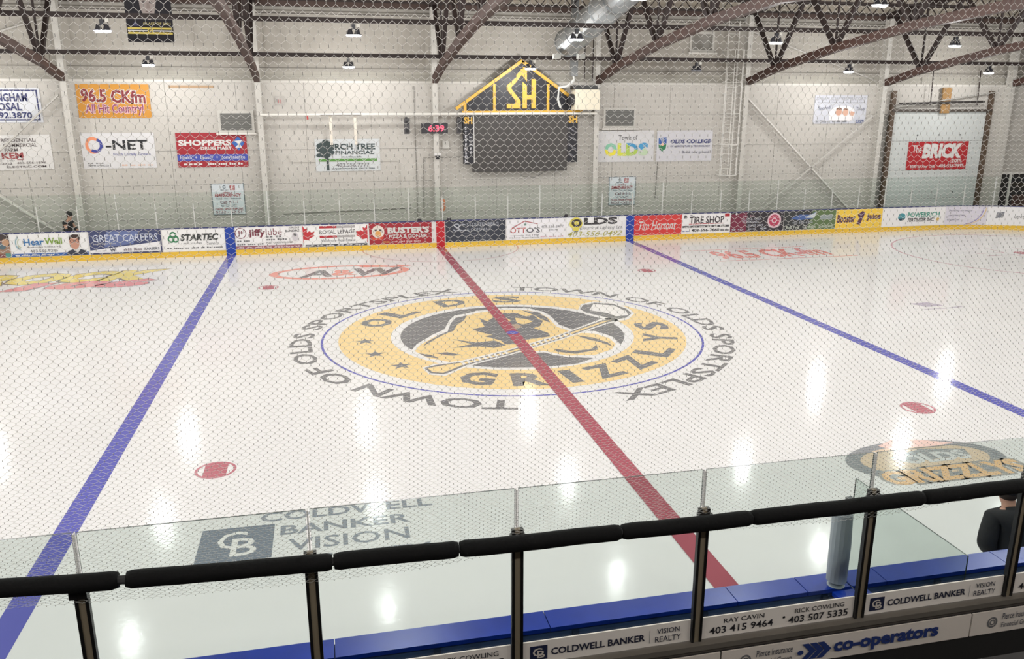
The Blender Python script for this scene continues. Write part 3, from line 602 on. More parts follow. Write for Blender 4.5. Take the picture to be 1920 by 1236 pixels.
s = sign('wall_banner', 21.2, 2.58, 24.3, 3.82, (186, 44, 50), 'red furniture store banner hung on the overhead door', 'banner', y=13.84)
s.text('The', .07, .12, .22, .4, WHITE, .8); s.text('BRICK', .24, .06, .9, .6, WHITE, 3.5, .08); s.text('.com', .73, .62, .91, .76, WHITE, 1); s.text('6700 50 Ave  Olds', .06, .82, .48, .93, WHITE, .8); s.text('403-556-7995', .54, .8, .96, .93, WHITE, 1)
for u in (.1, .5, .9): s.disc(u, .02, .012, .03, GREY, 'grommet')
# small wall pieces
o = MB().box((-9.58, 13.9, 6.0), (-8.05, 13.945, 6.08)).out('timber_strip', mat((168, 140, 110), .7), origin=(-8.8, 13.9, 6.0)); tag(o, 'tan timber strip high on the wall above the pharmacy sign', 'timber strip')
s = sign('number_plate', -5.92, 5.4, -5.58, 5.72, (188, 182, 176), 'small faded plate with red number eleven'); s.text('11', .35, .4, .65, .85, mat((170, 80, 80), .5), 1)
for x, l in ((-1.1, 'slim dark loudspeaker left of the red clock'), (.93, 'slim dark loudspeaker between clock and scoreboard')):
    t = thing('wall_speaker', (x, 13.6, 4.33), l, 'loudspeaker'); MB().box((x-.1, 13.45, 4.33), (x+.1, 13.62, 4.9)).out('cabinet', mat((72, 70, 72), .6), t)
    for z in (4.45, 4.75): MB().tube([(x, 13.45, z), (x, 13.435, z)], .07, 12).out('driver', mat((30, 30, 32), .5), t)
    MB().box((x-.03, 13.6, 4.86), (x+.03, 13.94, 4.95)).out('bracket', mat((40, 40, 42), .5), t)
t = thing('led_clock', (-.04, 13.55, 4.33), 'black digital clock with red numerals on the column', 'clock'); MB().box((-.55, 13.5, 4.34), (.47, 13.6, 4.73)).out('clock_case', mat((42, 40, 46), .4), t)
cp = Panel(t, lambda x, z, off: (-.55+x, 13.5-off, 4.34+z), 1.02, .39); cp.text('6:39', .26, .2, .86, .82, emit((255, 70, 96), 1.6, 'led_red'), .8, name='numerals')
o = MB().box((.3, 13.86, 3.75), (.56, 13.945, 4.03)).out('junction_box', mat((200, 198, 192), .5), origin=(.43, 13.9, 3.75)); tag(o, 'small white junction box under the red clock', 'electrical box')
t = thing('dome_camera', (.05, 13.5, 3.4), 'small white dome camera on the column', 'camera'); MB().box((-.08, 13.45, 3.5), (.18, 13.6, 3.6)).out('mount', WHITE, t); MB().cone((.05, 13.5, 3.36), .05, .11, .14, 14).out('dome', mat((40, 40, 44), .2), t)
s = sign('painted_number', .12, 1.22, .45, 1.85, (206, 202, 194), 'orange number three beside the centre column', y=13.945, th=.006); s.text('3', .2, .1, .8, .9, mat((224, 136, 96), .5), 1)
# conduits on the wall
for n_, (pts, l) in enumerate(((((-5.6, 13.92, 3.55), (-5.5, 13.92, 3.3), (-1.5, 13.92, 3.3), (-1.4, 13.92, 3.2), (-1.4, 13.92, 1.6)), 'thin white conduit looping behind the tree sign'), (((-5.9, 13.92, 1.35), (-1.0, 13.92, 1.45)), 'thin dark cable low behind the far glass'),
        (((-.75, 13.9, 1.1), (-.75, 13.9, 6.1)), 'vertical grey conduit left of the clock column'), (((-.5, 13.9, 1.1), (-.45, 13.9, 3.4), (1.0, 13.9, 3.42)), 'dark cable running to the scoreboard'), (((9.3, 13.92, 1.6), (9.35, 13.92, 3.1)), 'hanging cord below the college sign'))):
    m = MB(); m.tube(pts, .014, 6); o = m.out('wall_conduit', mat((120, 118, 112), .6) if n_ else mat((196, 193, 186), .6), origin=pts[0]); tag(o, l, 'cable')

# ---- scoreboard
t = thing('scoreboard', (3.4, 13.5, 2.85), 'gabled black and gold scoreboard with dark screen', 'scoreboard')
GOLD = mat((212, 166, 62), .5); DARKB = mat((24, 24, 32), .5)
# gable drawn in small drawing units, scaled to metres on the board's own plane
sx = lambda u: 3.41+(u-1212)*.00416
sz = lambda v: 7.08-(v-61)*.00401
def sbpoly(pts, m, y0, y1, name):
    a = [(sx(u), y0, sz(v)) for u, v in pts]; b = [(p[0], y1, p[2]) for p in a]; n = len(a)
    return obj(name, a+b, [list(range(n))[::-1], list(range(n, 2*n))]+[[i, (i+1) % n, (i+1) % n+n, i+n] for i in range(n)], m, t)
sbpoly([(670, 540), (670, 470), (1205, 85), (1740, 470), (1740, 540)], DARKB, 13.46, 13.6, 'gable_board')
sbpoly([(575, 505), (1205, 55), (1245, 78), (1205, 90), (590, 528)], GOLD, 13.4, 13.5, 'roof_edge')
sbpoly([(1205, 55), (1850, 505), (1835, 528), (1205, 90)], GOLD, 13.4, 13.5, 'roof_edge')
sbpoly([(655, 470), (680, 455), (680, 545), (655, 545)], GOLD, 13.42, 13.5, 'gable_post')
for u in (932, 1448): sbpoly([(u, 285), (u+25, 285), (u+25, 540), (u, 540)], GOLD, 13.42, 13.5, 'gable_post')
sbpoly([(640, 535), (1800, 530), (1800, 555), (640, 562)], GOLD, 13.41, 13.5, 'gable_beam')
sbpoly([(1150, 225), (1062, 300), (1062, 335), (1145, 440), (1145, 470), (1062, 470), (1062, 512), (1195, 512), (1195, 440), (1107, 330), (1107, 312), (1150, 272)], GOLD, 13.43, 13.47, 'logo_letter')
sbpoly([(1213, 262), (1255, 300), (1255, 385), (1300, 385), (1300, 238), (1342, 238), (1342, 512), (1300, 512), (1300, 428), (1255, 428), (1255, 512), (1213, 512)], GOLD, 13.43, 13.47, 'logo_letter')
sbpoly([(1152, 205), (1205, 140), (1215, 150), (1215, 128), (1255, 128), (1255, 262), (1205, 200), (1152, 268)], GOLD, 13.43, 13.47, 'logo_roof')
MB().box((1.42, 13.45, 2.85), (5.26, 13.6, 5.04)).out('screen', mat((62, 59, 57), .45, name='dark_screen'), t)
for k in range(7): MB().box((1.42+.48*(k+1)-.004, 13.446, 2.86), (1.42+.48*(k+1)+.004, 13.45, 5.03)).out('screen_seam', mat((50, 48, 47), .5), t)
for x0, x1, z0 in ((1.06, 1.44, 3.16), (5.26, 5.68, 3.18)): MB().box((x0, 13.44, z0), (x1, 13.6, 5.12)).out('side_panel', DARKB, t)
MB().box((1.465, 13.42, 3.2), (1.49, 13.45, 5.0)).out('edge_strip', WHITE, t)
lp = Panel(t, lambda x, z, off: (1.06+x, 13.44-off, 3.16+z), .38, 1.96); LT = mat((205, 205, 210), .5)
lp.text('\n'.join('STEVENSON'), .1, .27, .42, .97, LT, 1.5); lp.text('\n'.join('HOMES'), .6, .45, .94, .8, LT, 1.5); lp.text('SH', .08, .08, .95, .22, GOLD, 2.5)
rp = Panel(t, lambda x, z, off: (5.26+x, 13.44-off, 3.18+z), .42, 1.94); rp.text('SH', .08, .06, .95, .21, GOLD, 2.5)
for k in range(4):
    m = MB(); v0 = .3+.17*k; n_ = 14
    m.tube([(5.26+.42*(.12+.75*i/n_), 13.43, 3.18+1.94*(1-v0-.1*i/n_-.018*math.sin(i*2.2))) for i in range(n_+1)], .008, 4); m.out('script_lettering', LT, t)
MB().tube([(3.2, 13.5, 2.85), (3.5, 13.55, 2.62), (4.0, 13.55, 2.6), (4.4, 13.5, 2.85)], .01, 5).out('hanging_cable', mat((80, 78, 76), .6), t)

# ---- hanging portrait banner
t = thing('hanging_banner', (-9.5, 11, 7.35), 'black portrait banner with gold stripes hanging from the roof', 'banner')
MB().box((-10.18, 10.99, 7.35), (-8.78, 11.01, 9.1)).out('cloth', mat((26, 25, 32), .8), t)
bp = Panel(t, lambda x, z, off: (-10.18+x, 10.99-off, 7.35+z), 1.4, 1.75)
FL = mat((150, 140, 136), .7)
bp.poly([(.3, .02), (.68, .02), (.68, .3), (.62, .52), (.52, .62), (.42, .58), (.33, .42)], FL, 'portrait'); bp.disc(.42, .3, .04, .02, mat((84, 76, 76), .7), 'portrait_eye'); bp.disc(.57, .31, .04, .02, mat((84, 76, 76), .7), 'portrait_eye'); bp.rect(.44, .46, .58, .475, mat((100, 84, 84), .7), 'portrait_mouth'); bp.poly([(.48, .32), (.53, .32), (.55, .42), (.47, .42)], mat((132, 120, 116), .7), 'portrait_nose')
bp.text('CLASS OF 2021', .36, .655, .95, .695, mat((196, 184, 120), .6), .5); bp.poly([(.12, .72), (.2, .62), (.26, .72)], mat((60, 60, 96), .6), 'crest')
YB = mat((206, 186, 86), .6)
bp.rect(.02, .745, .98, .775, YB); bp.rect(.02, .79, .98, .812, WHITE); bp.rect(.02, .825, .98, .86, YB); bp.disc(.5, .8, .06, .055, YB); bp.text('G', .46, .77, .54, .83, DARKB, 2)

# ================================================================== FAR BOARDS
def bp3(s_, z, off):
    if s_ < XC: return (s_, WY-off, z)
    a = (s_-XC)/RC; r = RC-off; return (XC+r*math.sin(a), WY-RC+r*math.cos(a), z)
fb = thing('rink_boards', (0, WY, 0), 'far rink boards with sponsor panels yellow kickplate and glass', 'rink boards')
SMAX = XC+RC*1.35
def strip(name, s0, s1, z0, z1, off0, off1, m, parent, step=.5):
    n = max(1, int((s1-s0)/step)); vs = []; fs = []
    for i in range(n+1):
        s_ = s0+(s1-s0)*i/n; vs += [bp3(s_, z0, off1), bp3(s_, z1, off1), bp3(s_, z1, off0), bp3(s_, z0, off0)]
    for i in range(n):
        a = 4*i
        for k in range(4): fs.append([a+k, a+4+k, a+4+(k+1) % 4, a+(k+1) % 4])
    fs += [[0, 1, 2, 3], [4*n+3, 4*n+2, 4*n+1, 4*n]]
    return obj(name, vs, fs, m, parent)
strip('board_core', -30, SMAX, 0, 1.04, -.1, -.004, mat((222, 220, 218), .45), fb)
strip('kickplate', -30, SMAX, 0, .2, -.004, .012, mat((232, 190, 62), .4, noise=.08), fb)
strip('cap_rail', -30, SMAX, 1.035, 1.065, -.12, .012, mat((52, 58, 110), .4), fb)
for s0, s1, c in ((-XB-.17, -XB+.17, (32, 66, 160)), (-.16, .16, (190, 34, 46)), (XB-.17, XB+.17, (32, 66, 160))): strip('line_stripe', s0, s1, 0, 1.04, -.002, .016, mat(c, .4), fb)
def ad(s0, s1, rgb, lab):
    o = strip('advert_panel', s0, s1, .215, 1.03, -.003, .004, mat(tuple(min(244, int(c*1.07)) for c in rgb), .4), fb, .3); o['label'] = lab
    return Panel(o, lambda x, z, off: bp3(s0+x, .215+z, off), s1-s0, .815, base=.005)
R_ = K(176, 44, 54)
a = ad(-17.6, -15.2, (150, 120, 100), 'sports photograph panel at the boards'); a.rect(0, 0, 1, .5, K(70, 60, 58), 'picture')
for i in range(9): a.disc(.55+.05*i, .3+.25*((i*37) % 5)/5, .05, .16, K(*[(190, 150, 120), (60, 70, 60), (120, 60, 60), (90, 110, 120)][i % 4]), 'picture')
a.rect(.6, .85, .93, 1, K(130, 70, 70), 'picture'); a.rect(.93, .82, 1, 1, K(90, 150, 140), 'picture')
a = ad(-15.17, -12.68, (222, 222, 222), 'white hearing clinic panel with portrait and blue foot strip')
a.rect(0, .86, 1, 1, K(58, 98, 166)); a.greek(.05, .89, .55, .97, WHITE, 5, 1); a.greek(.72, .89, .96, .97, WHITE, 2, 2)
a.text('Hear', .17, .22, .43, .52, K(62, 116, 170), 1.8); a.text('Well', .44, .2, .67, .5, K(128, 160, 70), 1.8); a.text('Audiology Clinics Inc.', .2, .55, .66, .64, GREY, .3); a.text('403.556.9295', .24, .7, .6, .82, GREY, .6)
a.ring(.12, .4, .06, .3, .25, K(150, 180, 190), a0=1.8, a1=4.8); a.ring(.13, .4, .04, .2, .25, K(190, 200, 170), a0=1.8, a1=4.8)
a.poly([(.7, .98), (.74, .8), (.8, .74), (.9, .74), (.96, .8), (.99, .98)], K(56, 60, 74), 'portrait_jacket'); a.poly([(.8, .74), (.9, .74), (.86, .9)], WHITE, 'portrait_shirt'); a.disc(.83, .42, .065, .33, K(196, 146, 126), 'portrait_face'); a.poly([(.76, .36), (.77, .16), (.82, .08), (.89, .1), (.91, .24), (.895, .36), (.87, .24), (.79, .24)], K(62, 48, 44), 'portrait_hair')
for u in (.8, .865): a.ring(u, .38, .026, .07, .25, K(60, 44, 46), 'portrait_glasses', 16)
a = ad(-12.62, -10.2, (222, 221, 224), 'navy careers panel with white slanted foot'); a.poly([(0, 0), (1, 0), (1, .5), (.02, .82), (0, .82)], K(66, 74, 112), 'navy_field'); a.poly([(.25, 0), (.7, 0), (.6, .58), (.2, .7)], K(100, 114, 160), 'pale_band')  # paler blue area across the navy field
a.text('GREAT CAREERS', .05, .14, .95, .46, K(214, 220, 236), -.3); a.text('begin right here', .05, .5, .36, .6, WHITE, .6); a.text('W', .27, .76, .35, .92, K(70, 74, 90), 2.2); a.greek(.1, .84, .22, .87, GREY, 2, 5); a.greek(.46, .77, .72, .88, K(150, 140, 146), 2, 6); a.text('CAREERS', .74, .76, .96, .88, K(80, 84, 96), 1)
for q in ((0, .94, 1, 1), (.98, 0, 1, 1)): a.rect(*q, K(60, 64, 100), 'border')
a = ad(-10.16, -8.0, (224, 223, 222), 'white trucking service panel with green knot emblem')
for an in (90, 210, 330): a.ring(.17+.04*math.cos(math.radians(an)), .38-.12*math.sin(math.radians(an)), .055, .16, .45, K(56, 124, 84))
a.text('STARTEC', .28, .22, .9, .54, K(60, 62, 62), 2.6, .2); a.text('Service', .7, .6, .89, .74, GREY, 0, .3); a.text('1 (800) 337-9489', .29, .62, .62, .7, GREY, .3); a.greek(.06, .82, .96, .88, GREY, 7, 8)
a = ad(-7.63, -5.25, (224, 222, 222), 'white oil change panel with maroon wordmark'); MR = K(120, 52, 66)
a.ring(.08, .27, .085, .25, .12, MR); a.text('J+', .04, .14, .12, .42, MR, 2.4); a.text('jiffy', .2, .1, .45, .5, MR, 2); a.text('lube', .46, .08, .7, .4, K(130, 70, 80), -.2)
a.text('OLDS', .82, .03, .97, .11, BLACK, 1); a.text('SUNDRE', .75, .17, .97, .27, BLACK, 1); a.greek(.02, .58, .22, .66, GREY, 2, 3); a.greek(.46, .42, .7, .5, GREY, 2, 4); a.greek(.46, .55, .78, .63, GREY, 2, 5); a.greek(.02, .74, .42, .81, GREY, 3, 6); a.text('FLEET CARDS WELCOME', .46, .7, .86, .78, GREY, .5)
a.rect(0, .86, 1, 1, K(146, 92, 104)); a.greek(.02, .89, .97, .97, K(205, 180, 184), 7, 7); a.disc(.9, .5, .05, .2, K(205, 200, 204)); a.disc(.9, .42, .025, .07, GREY)
def leaf(P, cu, cv, w_, h_, m, half):
    pts = [(0, -1), (.18, -.6), (.4, -.72), (.34, -.2), (.62, -.42), (.68, -.24), (1, -.3), (.86, .02), (.98, .16), (.5, .5), (.54, .66), (.06, .56), (.06, 1), (0, 1)]
    P.poly([(cu+half*x*w_, cv+y*h_) for x, y in pts], m, 'maple_leaf')
a = ad(-5.23, -2.78, (224, 223, 222), 'white estate agency panel with red maple leaf halves'); leaf(a, .01, .42, .18, .42, K(190, 52, 58), 1); leaf(a, .99, .45, .18, .42, K(190, 52, 58), -1)
a.rect(.26, .05, .52, .16, R_); a.rect(.52, .05, .8, .16, K(170, 166, 166)); a.text('ROYAL LEPAGE', .26, .24, .8, .42, K(96, 92, 94), .8); a.rect(.26, .5, .52, .6, R_); a.rect(.52, .5, .8, .6, K(170, 166, 166)); a.text('Wildrose Real Estate', .28, .66, .8, .79, GREY, 0, .1)
a.rect(.04, .9, .98, 1, K(70, 72, 80)); a.greek(.06, .92, .94, .98, K(200, 200, 204), 6, 4)
a = ad(-2.74, -.34, (150, 40, 50), 'dark red pizza panel with cook emblem'); a.disc(.14, .4, .1, .3, K(226, 216, 206)); a.disc(.14, .5, .05, .14, K(220, 160, 90)); a.poly([(.02, .62), (.12, .7), (.24, .6), (.2, .78), (.06, .78)], K(208, 80, 60), 'scarf')
for u in (.1, .18): a.disc(u, .32, .02, .05, K(70, 50, 50))
a.text("BUSTER'S", .29, .2, .96, .5, WHITE, 3.2); a.text('PIZZA & DONAIR', .31, .56, .93, .72, WHITE, 1.6); a.text('Olds', .2, .85, .32, .93, K(226, 180, 90), .5); a.greek(.36, .85, .82, .92, K(214, 180, 176), 4, 5)
a = ad(.2, 2.6, (52, 56, 66), 'charcoal accounting panel with pale monogram'); LG = K(176, 180, 188)
a.text('S', .13, .12, .23, .5, LG, .2); a.text('C', .2, .14, .33, .5, LG, .2); a.text('STOUTENBERG', .35, .1, .88, .28, LG, .4); a.text('& COMPANY', .35, .36, .76, .5, LG, 0)
for v in (.6, .7, .8, .9): a.greek(.3, v, .74, v+.04, K(110, 114, 124), 5, int(v*10))
a = ad(2.64, 5.08, (222, 220, 224), 'white appliance store panel with house outline')
a.poly([(.08, .42), (.3, .08), (.52, .24), (.52, .28), (.3, .13), (.1, .44)], K(170, 84, 88), 'house_roof'); a.text('OTT', .06, .42, .32, .68, K(186, 84, 84), .6); a.text("O'S", .33, .42, .56, .68, K(84, 82, 88), .6); a.text('403-556-3477', .58, .34, .96, .47, GREY, 0); a.text('Olds, AB', .71, .53, .86, .6, GREY)
a.rect(.29, .22, .33, .32, K(120, 150, 140), 'house_window'); a.rect(.06, .8, .29, .815, GREY, 'rule'); a.text('Est 1967', .32, .76, .55, .83, GREY); a.text('Home Appliance', .05, .88, .55, .95, GREY, .5); a.greek(.57, .86, .96, .92, K(206, 150, 160), 3, 6)
a = ad(5.1, 7.62, (222, 221, 221), 'white electrician panel with yellow light bulb'); a.disc(.16, .3, .11, .3, K(220, 206, 90), 'bulb'); a.poly([(.09, .5), (.23, .5), (.2, .66), (.12, .66)], K(220, 206, 90), 'bulb_neck'); a.ring(.17, .28, .085, .19, .5, K(62, 56, 50)); a.poly([(.12, .66), (.2, .66), (.185, .78), (.135, .78)], K(110, 110, 112), 'bulb_cap')
a.text('LDS', .29, .03, .86, .38, K(62, 60, 62), 2.6); a.text('Electric & Lighting Ltd.', .23, .45, .95, .66, GREY, -.2, .3); a.text('403-556-0492', .02, .7, .94, .96, K(176, 172, 90), .2, .35)
a = ad(7.99, 10.08, (196, 58, 56), 'red coffee shop panel with white script'); a.text('Tim Hortons', .1, .3, .88, .74, WHITE, .5, .35)
a = ad(10.1, 12.27, (224, 222, 222), 'white tire shop panel with black lettering'); a.text('The', .16, .05, .25, .16, BLACK, .6); a.text('TIRE SHOP', .15, .14, .87, .5, K(64, 56, 60), 1.4); a.rect(.14, .5, .86, .53, R_); a.rect(.01, .6, .98, .7, K(84, 82, 84)); a.greek(.08, .62, .92, .68, WHITE, 6, 4); a.text('403-556-7660', .2, .76, .78, .92, BLACK, 1); a.greek(.02, .84, .17, .9, K(90, 100, 160), 2, 1); a.greek(.8, .8, .98, .92, GREY, 2, 2); a.rect(.88, .02, .98, .18, R_, 'emblem'); a.text('B', .04, .06, .1, .22, BLACK, 2)
a = ad(12.29, 14.75, (52, 46, 52), 'black cleaning company panel with pink roundel'); a.poly([(0, .1), (.3, 0), (.3, 1), (0, 1)], K(120, 44, 66), 'magenta_field'); a.text('OLDS & AREA', .2, .3, .58, .42, LG, .8); a.text('CLEANING', .22, .46, .52, .57, LG, .8); a.text('SINCE 2009', .32, .62, .62, .74, LG, .8); a.greek(.03, .82, .26, .9, LG, 2, 3); a.greek(.34, .82, .7, .9, LG, 2, 4); a.greek(.22, .14, .45, .24, K(150, 120, 130), 2, 9)
a.disc(.82, .46, .13, .4, K(226, 196, 204)); a.disc(.82, .46, .1, .31, K(186, 62, 92)); a.ring(.82, .46, .05, .15, .4, K(226, 196, 204)); a.disc(.1, .07, .02, .06, WHITE)
a = ad(14.77, 17.24, (92, 112, 74), 'green and black fuel supplier panel with blue vehicle'); a.poly([(0, 0), (.55, 0), (.45, 1), (0, 1)], K(60, 62, 62), 'dark_field'); a.poly([(.12, .4), (.3, .2), (.5, .22), (.62, .05), (.55, .42), (.3, .5)], K(78, 104, 160), 'vehicle'); a.poly([(.4, .38), (.62, .08), (.58, .4)], K(200, 206, 210), 'vehicle_stripe')
a.text('403-556-6336', .16, .56, .56, .68, LG, .8); a.text('Bulk Fuel   Cardlock   Lubricants', .05, .78, .97, .92, K(214, 220, 206), .8); a.poly([(.7, .25), (.95, .25), (.92, .5), (.68, .5)], K(150, 160, 160), 'emblem')
a = ad(17.26, 19.53, (226, 190, 74), 'yellow juice bar panel with purple lettering'); PU = K(92, 60, 84); a.text('Booster', .03, .28, .42, .72, PU, 2.2, 0, .02); a.text('Juice', .66, .24, .97, .66, PU, 2.2); a.poly([(.45, .8), (.5, .5), (.46, .3), (.56, .1), (.62, .2), (.58, .5), (.53, .84)], PU, 'splash')
a = ad(19.55, 22.68, (224, 222, 222), 'white fertilizer panel with teal wordmark'); TE = K(70, 150, 130); a.disc(.31, .5, .06, .21, K(80, 150, 160)); a.disc(.31, .58, .05, .12, K(60, 76, 90), a0=3.14, a1=6.28); a.text('POWERRICH', .4, .26, .92, .54, TE, 1.6); a.text('FERTILIZER INC.', .41, .58, .84, .78, BLACK, 1.6, .15); a.disc(.9, .68, .025, .09, K(206, 176, 110))
a = ad(22.71, 24.6, (206, 202, 212), 'lilac grey panel about building stronger communities'); TX = K(96, 92, 120); a.text('Building stronger', .08, .16, .66, .3, TX, .3, .15); a.text('communities,', .08, .42, .5, .55, TX, .3, .15); a.text('together', .06, .64, .38, .8, TX, .3, .15)
a.ring(.5, .06, .42, .92, .05, K(150, 140, 190), a0=-1.5, a1=0); a.ring(.52, .06, .46, .95, .05, K(222, 196, 150), a0=-1.5, a1=0)
a = ad(24.62, 26.6, (224, 223, 224), 'white panel with small grey emblem'); a.poly([(.2, .32), (.36, .28), (.34, .6), (.18, .64)], K(130, 132, 140)); a.ring(.27, .46, .05, .1, .4, WHITE); a.text('CENTRAL', .56, .48, .92, .62, GREY, 1)
a = ad(26.62, 28.8, (222, 221, 222), 'plain white panel on the corner boards')
# glass on the far boards
FG = glassmat((.93, .957, .942), 'far_glass', 1.3); SUP = mat((206, 208, 204), .4, metal=.2)
n_ = 0; s_ = -22.0
while s_ < SMAX-1.3:
    strip('glass_pane', s_+.012, s_+1.288, 1.066, 2.34, -.06, -.048, FG, fb, .45)
    strip('glass_support', s_-.018, s_+.018, 1.066, 1.95 if n_ % 4 else 2.34, -.075, -.035, SUP, fb, 1)
    s_ += 1.3; n_ += 1
# small dark clutter on cap rail
for x, l in ((-.8, 'small dark bag on the far boards left of the centre stripe'), (.35, 'small round dark bag on the boards right of the centre stripe'), (5.1, 'small dark box on the boards above the light bulb panel')):
    m = MB(); m.cone((x, WY-.02+.06, 1.066), .1, .06, .09, 10); o = m.out('small_bag', mat((44, 40, 48), .7), origin=(x, WY, 1.07)); tag(o, l, 'bag')

# ================================================================== NEAR BOARDS AND BENCH
nb = thing('rink_boards', (0, -WY, 0), 'near rink boards in front of the benches with blue cap', 'rink boards')
BLU = mat((18, 58, 172), .3, noise=.12, nscale=6, name='blue_cap')
MB().box((-24, -13.06, 0), (24, -WY-.03, 1.03)).out('board_core', mat((74, 98, 146), .5), nb)
for k in range(40): MB().box((-24+1.2*k, -13.085, .1), (-23.94+1.2*k, -13.06, 1.0)).out('board_rib', mat((52, 66, 96), .5), nb)
MB().box((-24, -WY-.03, 0), (24, -WY, .2)).out('kickplate', mat((232, 190, 62), .4), nb)
for x0, x1 in ((-24, -6.1), (-6.1, -4.4), (-4.4, -2.6), (-2.6, -.86), (-.86, -.16), (-.16, .66), (.66, 2.0), (2.0, 4.4), (4.4, 24)):
    MB().box((x0+.004, -13.09, 1.03), (x1-.004, -12.84, 1.07)).out('cap_rail', BLU, nb)
MB().box((-24, -13.1, .72), (24, -13.06, .8)).out('inner_rail', mat((40, 46, 60), .5), nb)
dv = thing('bench_divider', (.22, -13.8, .2), 'bench dividing wall with blue cap and clear glass pane', 'divider')
MB().box((.12, -14.5, .2), (.34, -13.13, 1.03)).out('divider_core', mat((206, 208, 208), .5), dv); MB().box((.06, -14.5, 1.03), (.4, -13.13, 1.07)).out('cap_rail', BLU, dv)
NG = glassmat((.845, .882, .866), 'near_glass', 1.25); EDGE = mat((52, 66, 62), .3)
def pane(name, a, b, parent):
    m = MB().box(a, b); o = m.out(name, NG, parent); o.data.materials.append(EDGE)
    ax = min(range(3), key=lambda i: b[i]-a[i])
    for p in o.data.polygons: p.material_index = 0 if abs(p.normal[ax]) > .5 else 1
    return o
pane('glass_pane', (.275, -14.35, 1.07), (.287, -12.98, 2.11), dv)
pp = thing('padded_post', (.16, -13.03, 1.07), 'grey padded post standing at the end of the bench glass', 'post')
MB().tube([(.16, -13.03, 1.07), (.16, -13.03, 1.12), (.165, -13.02, 1.5), (.17, -13.0, 1.78), (.17, -13.0, 1.82)], [.08, .092, .095, .09, .075], 16).out('padding', mat((178, 184, 192), .55, noise=.1, nscale=8), pp)
MB().box((.2, -13.03, 1.8), (.26, -12.97, 1.93)).out('post_tip', mat((70, 76, 80), .4), pp)
o = MB().box((-24, -14.6, -.05), (24, -13.06, .2)).out('floor_bench', mat((46, 46, 50), .8), origin=(0, -14, 0)); tag(o, 'dark rubber floor of the players bench', kind='structure')

# ---- spectator glass with posts, sill and adverts
sg = thing('spectator_glass', (-2, -14.6, 1.9), 'spectator glass screen with black posts behind the bench', 'glass screen')
PX = [-5.68+1.218*k for k in range(-3, 8)]
for x in PX: pane('glass_pane', (x+.012, -14.59, 1.95), (x+1.206, -14.578, 3.155), sg)
PB = mat((18, 17, 17), .4); PC = mat((134, 122, 102), .6)
for x in PX:
    m = MB(); m.box((x-.036, -14.626, 1.925), (x-.018, -14.592, 2.9)); m.box((x+.018, -14.626, 1.925), (x+.036, -14.592, 2.9)); m.out('post', PB, sg)
    MB().box((x-.018, -14.618, 1.925), (x+.018, -14.592, 2.9)).out('post_channel', PC, sg); MB().box((x-.004, -14.6, 2.9), (x+.004, -14.57, 3.15)).out('glass_clip', mat((214, 214, 212), .4), sg)
    MB().box((x-.045, -14.67, 2.8), (x+.045, -14.6, 2.87)).out('rail_bracket', PB, sg)
SILL = mat((104, 98, 90), .6, noise=.15)
MB().box((-9.4, -14.665, 1.885), (3.2, -14.57, 1.925)).out('sill', SILL, sg); MB().box((-9.4, -14.655, 1.86), (3.2, -14.6, 1.885)).out('sill_lip', mat((70, 64, 58), .6), sg)
PAN = (236, 228, 220)
for i, x in enumerate(PX[:-1]):
    o = MB().box((x+.04, -14.606, 1.93), (x+1.178, -14.596, 2.09)).out('advert_panel', mat(PAN, .6), sg); o['label'] = 'pale estate agency advert strip at the foot of the glass'
    P_ = Panel(o, lambda xx, z, off, x=x: (x+.04+xx, -14.606-off, 1.93+z), 1.138, .16, base=.001)
    if i % 2 == 1:
        P_.rect(.04, .2, .14, .84, K(30, 36, 66), 'emblem'); P_.text('C', .055, .3, .11, .68, K(210, 200, 190), .6); P_.text('B', .08, .42, .125, .76, K(210, 200, 190), .6)
        P_.text('COLDWELL BANKER', .16, .36, .72, .68, K(36, 38, 58), 1.4); P_.rect(.745, .22, .748, .82, GREY, 'rule'); P_.text('VISION', .79, .18, .93, .42, K(44, 46, 62), .3); P_.text('REALTY', .78, .54, .94, .8, K(44, 46, 62), .3)
    else:
        P_.text('RAY CAVIN', .14, .16, .4, .38, K(40, 40, 46), .3); P_.text('403 415 9464', .05, .5, .46, .84, K(34, 34, 40), .8); P_.disc(.53, .5, .008, .055, BLACK); P_.text('RICK COWLING', .6, .16, .93, .38, K(40, 40, 46), .3); P_.text('403 507 5335', .56, .5, .96, .84, K(34, 34, 40), .8)
lw = MB().box((-9.6, -14.655, .85), (3.4, -14.61, 1.86)).out('wall_stand', mat((22, 20, 19), .85), origin=(-3, -14.7, .85)); tag(lw, 'dark low wall under the spectator glass', kind='structure')
for i in range(6):
    x0 = -7.71+1.95*i
    o = MB().box((x0+.006, -14.665, 1.665), (x0+1.944, -14.655, 1.85)).out('advert_strip', mat((222, 212, 202), .6), lw); o['label'] = 'dim insurance advert strip on the low wall'
    P_ = Panel(o, lambda xx, z, off, x0=x0: (x0+.006+xx, -14.665-off, 1.665+z), 1.938, .185, base=.001)
    P_.ring(.09, .5, .022, .24, .3, GREY); P_.ring(.09, .5, .012, .13, .4, GREY); P_.text('Pierce Insurance', .13, .14, .27, .42, K(70, 72, 84), .3, .1); P_.text('Financial Group', .13, .54, .27, .84, K(70, 72, 84), .3, .1)
    CO = K(40, 58, 116)
    for k in range(3): P_.poly([(.305+.03*k, .16), (.33+.03*k, .16), (.362+.03*k, .5), (.33+.03*k, .84), (.305+.03*k, .84), (.335+.03*k, .5)], CO, 'chevron')
    P_.disc(.3, .5, .012, .1, CO); P_.text('co-operators', .43, .16, .86, .84, CO, 2.4)
